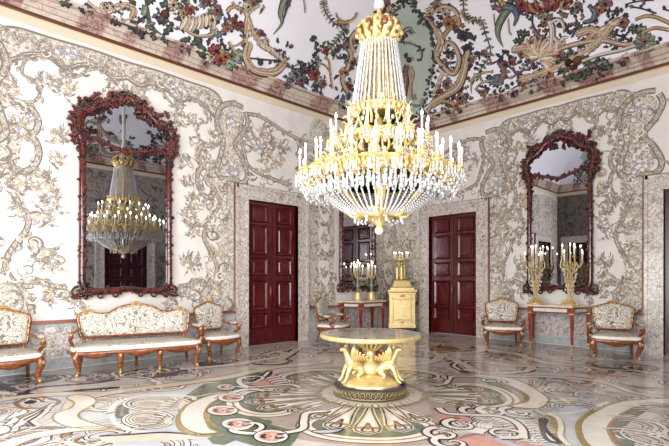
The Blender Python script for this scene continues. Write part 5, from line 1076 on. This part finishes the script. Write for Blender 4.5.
def bell_candelabrum(label, loc, rz):
    r = thing('candelabrum', label, 'candelabrum', loc, rz, 'candelabra on the console tables')
    b = MB(); b.lathe([(.14, 0), (.145, .02), (.125, .03), (.12, .06), (.105, .16), (.10, .20), (.11, .215), (.08, .23), (.05, .25)], 20); b.build('base', M['gold_soft'], r)
    s = MB(); s.lathe([(.05, .25), (.04, .28), (.055, .34), (.075, .42), (.06, .50), (.035, .54), (.06, .58), (.03, .61)], 12); s.tube(smooth3([(.05, 0, .4), (.13, .02, .45), (.1, .02, .55)], 4), .018, 6); s.tube(smooth3([(-.05, 0, .4), (-.13, -.02, .45), (-.1, -.02, .55)], 4), .018, 6); s.build('stem', M['shade'], r)
    for k in range(7):
        a = 2*PI*k/7; c, q = math.cos(a), math.sin(a); rr = (.0, .13, .09, .14, .10, .13, .08)[k]; z = (.88, .74, .82, .72, .80, .75, .84)[k]
        ar = MB(); ar.tube(smooth3([(.02*c, .02*q, .6), (.6*rr*c, .6*rr*q, .64), (rr*c, rr*q, z)], 4), .011, 6); ar.lathe([(.01, z-.01), (.035, z+.006), (.014, z+.012), (.016, z+.03)], 8, (rr*c, rr*q, 0))
        am = ar.build('candle_arm', M['gold_soft'], r); candle_into(r, rr*c, rr*q, z+.025, .17, .015, am)
    return r
bc = bell_candelabrum('candelabrum with bell-shaped gilt base at the left of the corner console', (.38, -2.22, .98), 0)
dup(bc, (.40, -1.68, .98), .4, 'candelabrum with bell-shaped gilt base at the right of the corner console')

# ---------------------------------------------------------------- corner pedestal with figure candelabrum
def pedestal():
    r = thing('pedestal', 'pale gilt cabinet pedestal standing in the far corner of the room', 'pedestal', (.62, -.62, 0), PI/4)
    w = .37
    p = MB(); p.box(-.42, -.36, 0, .42, .30, .14); p.box(-.40, -.34, .14, .40, .28, .17); p.build('plinth', M['navy'], r, smooth=False)
    b = MB(); b.box(-w, -.31, .17, w, .26, 1.14); b.box(-w-.02, -.33, .17, w+.02, .28, .27); b.build('body', M['gold_soft'], r, smooth=False)
    c = MB()
    def rg(o, z): return [(-w-o, -.31-o, z), (w+o, -.31-o, z), (w+o, .26+o, z), (-w-o, .26+o, z)]
    c.loft([rg(.0, 1.13), rg(.02, 1.14), rg(.02, 1.18), rg(.05, 1.22), rg(.05, 1.26), rg(.0, 1.27)], cap=True); c.build('cornice', M['gold_soft'], r, smooth=False)
    d = MB(); d.bevbox(-.25, -.335, .40, .25, -.31, .98, .01); dp = d.build('door_panel', M['gold_soft'], r, smooth=False)
    e = MB()
    for (x0, z0, x1, z1) in ((-.28, .37, .28, .385), (-.28, .995, .28, 1.01), (-.28, .37, -.265, 1.01), (.265, .37, .28, 1.01), (-.33, 1.05, .33, 1.065)): e.box(x0, -.335, z0, x1, -.31, z1)
    for x in (-.29, .29):
        for z in (1.02, .33): e.ball((x, -.32, z), .022, 8)
    e.ball((0, -.34, 1.09), .03, 8, sx=2.6); e.ball((0, -.34, .33), .025, 8, sx=2.6); e.build('moulding', M['gilt_dark'], r, smooth=False)
    f = thing('figure_candelabrum', 'gilt figure group bearing a ring of candles on the corner pedestal', 'candelabrum', (.62, -.62, 1.27), PI/4)
    b = MB(); b.loft([[(x*.34, y*.30-.02, 0) for x, y in ((-1, -1), (1, -1), (1, 1), (-1, 1))], [(x*.34, y*.30-.02, .05) for x, y in ((-1, -1), (1, -1), (1, 1), (-1, 1))], [(x*.28, y*.24-.02, .09) for x, y in ((-1, -1), (1, -1), (1, 1), (-1, 1))], [(x*.22, y*.2-.02, .24) for x, y in ((-1, -1), (1, -1), (1, 1), (-1, 1))], [(x*.24, y*.22-.02, .27) for x, y in ((-1, -1), (1, -1), (1, 1), (-1, 1))]], cap=True); b.build('base', M['gold_soft'], f, smooth=False)
    for k in range(3):       # three draped caryatids with raised arms
        a = -PI/2+k*2*PI/3; cx, cy = .12*math.cos(a), .12*math.sin(a)-.02; g = MB(); ox, oy = math.cos(a), math.sin(a); tx, ty = -oy, ox
        g.lathe([(.06, .27), (.058, .34), (.045, .42), (.05, .50), (.04, .56), (.055, .64), (.05, .68), (.022, .70), (.02, .72)], 10, (cx, cy, 0), lambda th, z: 1+.12*math.sin(5*th)*(z < .52))
        g.ball((cx, cy, .765), .036, 8, sz=1.2)
        for s in (-1, 1): g.tube(smooth3([(cx+tx*s*.045, cy+ty*s*.045, .66), (cx+tx*s*.10+ox*.02, cy+ty*s*.10+oy*.02, .72), (cx+tx*s*.06+ox*.04, cy+ty*s*.06+oy*.04, .83)], 4), lambda t: .018-.006*t, 6)
        g.build('figure', M['gold_soft'], f)
    g = MB(); g.ball((0, -.02, .42), .07, 12); g.lathe([(.03, .27), (.03, .84)], 8, (0, -.02, 0)); g.build('globe', M['gold'], f)
    t = MB(); t.lathe([(.05, .82), (.20, .84), (.25, .86), (.26, .89), (.24, .90), (.05, .90)], 20, (0, -.02, 0), lambda th, z: 1+.05*math.cos(6*th)); t.build('candle_tray', M['gold_soft'], f)
    for k in range(6): a = k*PI/3+.2; candle_into(f, .21*math.cos(a), .21*math.sin(a)-.02, .89, .17, .013)
pedestal()

# ---------------------------------------------------------------- round centre table on griffins
def skin_mesh(name, joints, edges, m, parent, sub=2):
    me = bpy.data.meshes.new(name); me.from_pydata([j[:3] for j in joints], edges, [])
    o = bpy.data.objects.new(name, me); COL.objects.link(o)
    sk = o.modifiers.new('s', 'SKIN'); sk.use_smooth_shade = True
    for v, j in zip(me.skin_vertices[0].data, joints): v.radius = (j[3], j[3])
    me.skin_vertices[0].data[0].use_root = True
    ss = o.modifiers.new('u', 'SUBSURF'); ss.levels = sub; ss.render_levels = sub
    dg = bpy.context.evaluated_depsgraph_get(); ev = o.evaluated_get(dg); nm = bpy.data.meshes.new_from_object(ev)
    bpy.data.objects.remove(o); o = bpy.data.objects.new(name, nm); COL.objects.link(o); nm.materials.clear(); nm.materials.append(m)
    nm.polygons.foreach_set('use_smooth', [True]*len(nm.polygons)); nm.name = name
    o.parent = parent; return o
def centre_table():
    r = thing('round_table', 'round marble-topped table on gilt griffins in the middle of the floor', 'table', (4.87, -6.765, 0), math.radians(46.03))
    t = MB(); t.lathe([(.02, .800), (.66, .800), (.668, .812), (.655, .8235), (.02, .824)], 64); t.build('tabletop', M['tabletop'], r, autosm=30)
    g = MB(); g.lathe([(.655, .8235), (.668, .826), (.684, .822), (.690, .800), (.684, .772), (.67, .764), (.64, .764), (.64, .8)], 64); g.build('gilt_rim', M['gold_soft'], r)
    u = MB(); u.lathe([(.02, .745), (.33, .745), (.36, .755), (.64, .766), (.64, .78), (.02, .78)], 48); u.build('underside', M['mahog'], r)
    # tray plinth: dark blue top, pierced gilt gallery
    p = MB(); p.lathe([(.46, .0), (.47, .02), (.475, .03), (.485, .118), (.50, .122), (.50, .135), (.475, .138), (.02, .132)], 64); p.build('plinth', M['black_band'], r, autosm=30)
    nb = MB(); nb.lathe([(.02, .133), (.475, .1385), (.47, .142), (.02, .14)], 48); nb.build('plinth_top', M['navy'], r)
    gl = MB(); n = 44
    for k in range(n):
        a = 2*PI*k/n; w = PI/n*.78
        pts = [((.484)*math.cos(a+w*math.cos(q)), .484*math.sin(a+w*math.cos(q)), .072+.040*math.sin(q)) for q in np.linspace(0, 2*PI, 11)[:-1]]
        gl.tube(pts, .0065, 5, closed=True)
        gl.ball((.484*math.cos(a), .484*math.sin(a), .072), .010, 5)
    gl.tube([(.478*math.cos(q), .478*math.sin(q), .024) for q in np.linspace(0, 2*PI, 65)[:-1]], .008, 6, closed=True); gl.tube([(.49*math.cos(q), .49*math.sin(q), .12) for q in np.linspace(0, 2*PI, 65)[:-1]], .007, 6, closed=True)
    gl.build('gilt_gallery', M['gallery'], r)
    m = MB(); rg_ = random.Random(4); m.lathe([(.40, .138), (.405, .155), (.385, .185), (.35, .205), (.28, .245), (.18, .275), (.02, .28)], 48, wob=lambda th, z: 1+.025*math.sin(9*th)+.02*math.sin(17*th+z*40)); m.build('mound', M['gold_soft'], r)
    c = MB(); c.lathe([(.05, .24), (.12, .27), (.145, .32), (.14, .38), (.10, .43), (.065, .46), (.065, .47), (.09, .52), (.075, .57), (.07, .62), (.10, .66), (.15, .70), (.17, .735), (.18, .746)], 24, wob=lambda th, z: 1+.05*math.sin(12*th)); c.build('column', M['gold_soft'], r)
    cp = MB()
    for k in range(16):
        a = 2*PI*k/16; rr = .19; cp.tube(smooth3([(.08*math.cos(a), .08*math.sin(a), .60), (.15*math.cos(a), .15*math.sin(a), .66), (rr*math.cos(a), rr*math.sin(a), .72), ((rr+.03)*math.cos(a), (rr+.03)*math.sin(a), .70)], 4), lambda t: .022*(1-.5*t), 6)
    cp.build('leaf_capital', M['gold_soft'], r)
    for k in range(3):
        a = (math.radians(-18), math.radians(198), PI/2)[k]
        cs_, sn = math.cos(a), math.sin(a)
        def T_(o, s, z): o *= 1.12; s *= 1.35; return (o*cs_-s*sn, o*sn+s*cs_, z)
        J = [(.20, 0, .40, .060), (.255, 0, .45, .066), (.29, 0, .525, .046), (.315, 0, .585, .034), (.335, 0, .625, .040), (.375, 0, .620, .024), (.395, 0, .600, .010),
             (.14, 0, .36, .058), (.09, 0, .34, .056),
             (.275, .05, .41, .036), (.31, .06, .33, .024), (.335, .06, .25, .018), (.365, .06, .195, .016), (.395, .06, .188, .014),
             (.275, -.05, .41, .036), (.31, -.06, .33, .024), (.335, -.06, .25, .018), (.365, -.06, .195, .016), (.395, -.06, .188, .014),
             (.14, .06, .31, .040), (.20, .075, .275, .024), (.17, .075, .235, .016), (.215, .075, .222, .014),
             (.14, -.06, .31, .040), (.20, -.075, .275, .024), (.17, -.075, .235, .016), (.215, -.075, .222, .014)]
        E_g = [(0, 1), (1, 2), (2, 3), (3, 4), (4, 5), (5, 6), (0, 7), (7, 8), (1, 9), (9, 10), (10, 11), (11, 12), (12, 13), (1, 14), (14, 15), (15, 16), (16, 17), (17, 18), (7, 19), (19, 20), (20, 21), (21, 22), (7, 23), (23, 24), (24, 25), (25, 26)]
        go = skin_mesh('griffin', [(*T_(*j[:3]), j[3]*1.22) for j in J], E_g, M['gold_soft'], r, 2)
        for s in (-1, 1):
            w = MB()
            for f in range(7):
                t = f/6; b0 = (.25-.03*f, s*.045, .44+.004*f); tip = (.24-.16*t+.06*math.sin(PI*t), s*(.09+.05*t), .715-.17*t)
                mid = ((b0[0]+tip[0])/2+.03, s*.10, (b0[2]+tip[2])/2+.02)
                w.tube(smooth3([T_(*b0), T_(*mid), T_(*tip)], 4), lambda q: .026*math.sin(PI*min(.97, q*.85+.12)), 6, flat=.45)
            w.build('wing', M['gold_soft'], go)
        ea = MB()
        for s in (-1, 1): ea.tube([T_(.325, s*.022, .65), T_(.315, s*.03, .685)], lambda q: .010*(1-.7*q), 6)
        ea.build('ear', M['gold_soft'], go)
centre_table()
# ---------------------------------------------------------------- chandelier
def chandelier():
    M['flame'] = mat('bright_candle_bulb', (1, .93, .8, 1), .4, Emission_Color=(1, .88, .66, 1), Emission_Strength=27)
    X, Y = 4.90, -6.62
    r = thing('chandelier', 'huge gilt and crystal chandelier hanging above the round table, two tiers of lit candles', 'chandelier', (X, Y, 0))
    g = random.Random(8)
    def pol(rr, a, z): return (rr*math.cos(a), rr*math.sin(a), z)
    sl = MB(); sl.lathe([(.055, 5.30), (.075, 5.34), (.06, 5.42), (.05, 5.5), (.045, 6.4), (.04, CZ+CH)], 12); sl.build('suspension_sleeve', M['white_paint'], r)
    st = MB(); st.lathe([(.012, 2.3), (.03, 2.5), (.05, 2.6), (.04, 2.75), (.085, 2.86), (.11, 2.95), (.07, 3.05), (.045, 3.2), (.05, 3.5), (.09, 3.62), (.05, 3.75), (.04, 4.1), (.07, 4.2), (.04, 4.3), (.05, 4.6), (.03, 4.9), (.03, 5.3)], 16); st.build('stem', M['gold'], r)
    # crown of acanthus
    cr = MB(); cr.lathe([(.205, 4.68), (.225, 4.70), (.23, 4.74), (.215, 4.78), (.20, 4.80)], 32, wob=lambda th, z: 1+.02*math.cos(16*th)); cr.lathe([(.20, 4.66), (.215, 4.69), (.20, 4.70)], 32)
    cr.lathe([(.19, 4.78), (.20, 4.88), (.19, 4.90)], 24)
    cr.lathe([(.19, 4.90), (.17, 5.05), (.12, 5.18), (.07, 5.26), (.03, 5.31)], 16)
    for k in range(12):
        a = 2*PI*k/12
        cr.tube(smooth3([pol(.20, a, 4.78), pol(.255, a, 4.86), pol(.29, a, 4.97), pol(.28, a, 5.06), pol(.24, a, 5.07)], 4), lambda t: .05*(1-.35*t)*(.8+.2*math.sin(t*9)), 6, flat=.55); cr.ball(pol(.30, a+.13, 4.93), .04, 6, sz=1.2); cr.ball(pol(.24, a+.1, 5.1), .035, 6); cr.ball(pol(.25, a+.13, 4.82), .035, 6)
        cr.tube(smooth3([pol(.20, a+.26, 4.90), pol(.24, a+.26, 5.02), pol(.20, a+.26, 5.16), pol(.14, a+.26, 5.2)], 4), lambda t: .035*(1-.5*t), 6, flat=.6)
        cr.ball(pol(.295, a, 5.02), .028, 6); cr.ball(pol(.235, a+.26, 4.73), .024, 6)
    cr.v = [(x, y, 4.75+(z-4.68)*.78) for x, y, z in cr.v]; cr.build('crown', M['gold'], r)
    M['amber'] = mat('amber_crystal', S(120, 72, 44), .1, spec=.8)
    for k in range(8): jw = MB(); a = 2*PI*k/8+.2; jw.ball(pol(.28, a, 4.99), .05, 8, sz=1.3); jw.build('crown_jewel', M['amber'], r)
    # bead strands: one mesh, copied round
    def strand(p0, p1, n, rad, m, nm, sag=0, parent=r):
        mb = MB(); p0, p1 = Vector(p0), Vector(p1)
        for i in range(n):
            t = (i+.5)/n; p = p0.lerp(p1, t); p.z -= sag*4*t*(1-t); mb.ball(p, rad*(1+.25*(i % 3 == 0)), 5, sz=1.35)
        return mb.build(nm, m, parent)
    def ringcopies(o, n):
        for k in range(1, n):
            c = o.copy(); COL.objects.link(c); c.parent = r; c.rotation_euler = (0, 0, 2*PI*k/n)
    ringcopies(strand((.245, 0, 4.80), (.385, 0, 3.86), 34, .0125, M['crystal'], 'crystal_strand'), 36)
    ringcopies(strand((.17, 0, 4.78), (.22, 0, 3.86), 30, .015, M['gold'], 'gilt_bead_strand'), 16)
    # tiers: gilt rings with leaf and drop ornament
    def tier(rad, z, h, nl, nm, drop):
        t = MB(); t.lathe([(rad-.03, z-h), (rad, z-h*.9), (rad+.02, z-h*.4), (rad-.01, z), (rad+.03, z+.02), (rad+.035, z+.045), (rad, z+.05), (rad-.03, z+.04), (rad-.03, z-h)], 48)
        for k in range(nl):
            a = 2*PI*k/nl
            t.tube(smooth3([pol(rad+.01, a, z-h), pol(rad+.06, a, z-h*.3), pol(rad+.05, a, z+.05), pol(rad+.09, a, z+.10)], 3), lambda q: .032*(1-.6*q), 6, flat=.6)
            t.ball(pol(rad+.05, a+PI/nl, z-h*.2), .030, 6, sz=1.5); t.ball(pol(rad+.03, a+PI/nl, z-h-.04), .022, 6, sz=1.6)
        t.build(nm, M['gold'], r)
    tier(.37, 3.86, .07, 16, 'collar', 0); tier(.52, 3.46, .10, 20, 'upper_ring', 1); tier(.82, 3.04, .14, 32, 'lower_ring', 1)
    # candle arms
    def arm(rad, r0, z0, z1, zt, h):
        ar = MB(); ar.tube(smooth3([(r0, 0, z0), ((r0+rad)/2, 0, min(z0, z1)-.10), (rad-.03, 0, z1-.07), (rad, 0, z1)], 5), lambda t: .018-.006*t, 7)
        ar.tube(smooth3([((r0+rad)/2, 0, z0-.06), ((r0+rad)/2+.03, 0, z0+.05), ((r0+rad)/2-.05, 0, z0+.07), ((r0+rad)/2-.04, 0, z0+.01)], 4), .012, 6)
        ar.lathe([(.012, z1-.03), (.03, z1-.02), (.016, z1), (.06, z1+.025), (.064, z1+.034), (.02, z1+.036), (.022, z1+.07), (.018, z1+.075)], 10, (rad, 0, 0)); o = ar.build('candle_arm', M['gold'], r)
        c = MB(); c.mi = 0; c.lathe([(.0135, z1+.07), (.0135, z1+.07+h)], 8, (rad, 0, 0)); zt = z1+.07+h; c.mi = 1; c.lathe([(.006, zt), (.014, zt+.018), (.012, zt+.036), (.002, zt+.075)], 8, (rad, 0, 0)); c.build('candle', [M['wax'], M['flame']], o)
        d = MB()
        for k in range(8):
            a = 2*PI*k/8
            for j, (zz, q) in enumerate(((-.01, .010), (-.045, .011), (-.09, .016))): d.ball((rad+.056*math.cos(a), .056*math.sin(a), z1+zz), q, 5, sz=1.5)
        d.build('crystal_pendant', M['crystal'], o); return o
    def armring(o, n, ph=0, extra=None):
        o.rotation_euler = (0, 0, ph)
        for k in range(1, n):
            c = o.copy(); COL.objects.link(c); c.parent = r; c.rotation_euler = (0, 0, ph+2*PI*k/n)
            for ch in o.children: q = ch.copy(); COL.objects.link(q); q.parent = c
    armring(arm(.67, .49, 3.40, 3.43, 0, .18), 16, .1)
    armring(arm(1.10, .83, 2.92, 2.95, 0, .21), 26, .05)
    armring(arm(.86, .60, 3.06, 3.10, 0, .19), 18, .14)
    # crystal skirts
    ringcopies(strand((.38, 0, 3.84), (.52, 0, 3.5), 10, .014, M['crystal'], 'crystal_swag', .05), 20)
    ringcopies(strand((.52, 0, 3.38), (.80, 0, 3.08), 14, .014, M['crystal'], 'crystal_garland', .06), 24)
    fr = MB()
    for k in range(80):
        a = 2*PI*k/80
        for j in range(5): fr.ball(pol(.84+.02*(k % 2), a, 2.90-.045*j-.02*(k % 2)), .017+.002*j, 5, sz=1.5)
    fr.build('crystal_fringe', M['crystal'], r)['kind'] = 'stuff'
    fr = MB()
    for k in range(64):
        a = 2*PI*k/64
        for j in range(4): fr.ball(pol(1.10-.03*j, a, 2.87-.05*j-.03*(k % 2)), .016+.003*(j == 3), 5, sz=1.5)
    fr.build('crystal_fringe', M['crystal'], r)['kind'] = 'stuff'
    fr = MB()
    for k in range(40):
        a = 2*PI*k/40
        for j in range(4): fr.ball(pol(.52+.02*(k % 2), a, 3.36-.045*j), .016, 5, sz=1.5)
    fr.build('crystal_fringe', M['crystal'], r)['kind'] = 'stuff'
    ringcopies(strand((1.06, 0, 2.82), (.84, 0, 2.78), 10, .013, M['crystal'], 'crystal_festoon', .06), 26)
    # basket: gilt ribs and crystal chains drawn in to the bottom ring
    rb = MB(); rb.tube(smooth3([(.80, 0, 2.90), (.74, 0, 2.76), (.58, 0, 2.62), (.40, 0, 2.52), (.28, 0, 2.46)], 5), lambda t: .042-.008*t, 7, flat=.7); rb.ball((.79, 0, 2.87), .05, 8); rb.ball((.60, 0, 2.64), .036, 6)
    ringcopies(rb.build('basket_rib', M['gold'], r), 8)
    mb = MB()
    for i in range(22):
        t = i/21; rr = .84-.58*t**1.15; z = 2.80-.36*math.sin(t*PI/2)**1.25; mb.ball((rr, 0, z), .0155, 5, sz=1.1)
    ringcopies(mb.build('basket_chain', M['crystal'], r), 54)
    bt = MB(); bt.lathe([(.24, 2.40), (.30, 2.42), (.31, 2.46), (.29, 2.50), (.31, 2.53), (.28, 2.55), (.24, 2.52), (.24, 2.40)], 40)
    bt.lathe([(.03, 2.28), (.08, 2.33), (.14, 2.36), (.24, 2.42), (.24, 2.44), (.03, 2.44)], 24)
    for k in range(20): bt.ball(pol(.305, 2*PI*k/20, 2.475), .022, 6)
    bt.build('bottom_ring', M['gold'], r)
    vo = MB(); vo.tube(smooth3([(.26, 0, 2.44), (.34, 0, 2.42), (.40, 0, 2.45), (.41, 0, 2.50), (.37, 0, 2.52), (.345, 0, 2.49), (.37, 0, 2.47)], 5), lambda t: .030-.008*t, 7); ringcopies(vo.build('volute', M['gold'], r), 8)
    dr = MB()
    for k in range(8):
        a = 2*PI*k/8+.2
        for j in range(5): t = j/4; dr.ball(pol(.33-.10*math.sin(PI*t), a+.7*t, 2.40-.07*math.sin(PI*t)), .016, 5)
        dr.ball(pol(.34, a, 2.36), .02, 6, sz=2)
    dr.build('crystal_drops', M['crystal'], r)['kind'] = 'stuff'
    fb = MB(); fb.ball((0, 0, 2.235), .062, 14); fb.build('finial_globe', mat('milky_globe', S(240, 232, 205), .15, Coat_Weight=.5), r)
    fr = MB()
    for k in range(60):
        a = 2*PI*k/60
        for j in range(5): fr.ball(pol(.72+.03*(k % 2), a, 2.84-.04*j), .016, 5, sz=1.5)
    fr.build('crystal_fringe', M['crystal'], r)['kind'] = 'stuff'
    # gilt leaf work filling the tiers
    lw = MB()
    for (rad, z, n, s) in ((.43, 3.66, 14, .1), (.62, 3.30, 18, .12), (.72, 3.18, 22, .1), (.92, 2.96, 26, .09), (1.0, 2.92, 26, .08)):
        for k in range(n):
            a = 2*PI*k/n+z*3
            lw.tube(smooth3([pol(rad-.06, a, z-.05), pol(rad, a+.05, z+.02), pol(rad+.05, a+.02, z+s), pol(rad+.09, a-.05, z+s*.8)], 3), lambda q: .026*(1-.6*q), 5, flat=.5)
            lw.ball(pol(rad+.02, a+PI/n, z), .028, 6, sz=1.3)
    lw.build('leaf_work', M['gold'], r)['kind'] = 'stuff'
    # spindle arms tying the tiers to the stem
    sp = MB(); sp.tube(smooth3([(.05, 0, 3.4), (.3, 0, 3.30), (.6, 0, 3.15), (.82, 0, 3.0)], 4), .014, 6); sp.tube(smooth3([(.05, 0, 3.4), (.3, 0, 3.5), (.5, 0, 3.42)], 4), .012, 6); sp.tube(smooth3([(.05, 0, 4.0), (.2, 0, 3.92), (.36, 0, 3.84)], 3), .01, 6); sp.tube(smooth3([(.04, 0, 4.9), (.12, 0, 4.88), (.21, 0, 4.84)], 3), .01, 6)
    ringcopies(sp.build('spoke', M['gold'], r), 8)
chandelier()
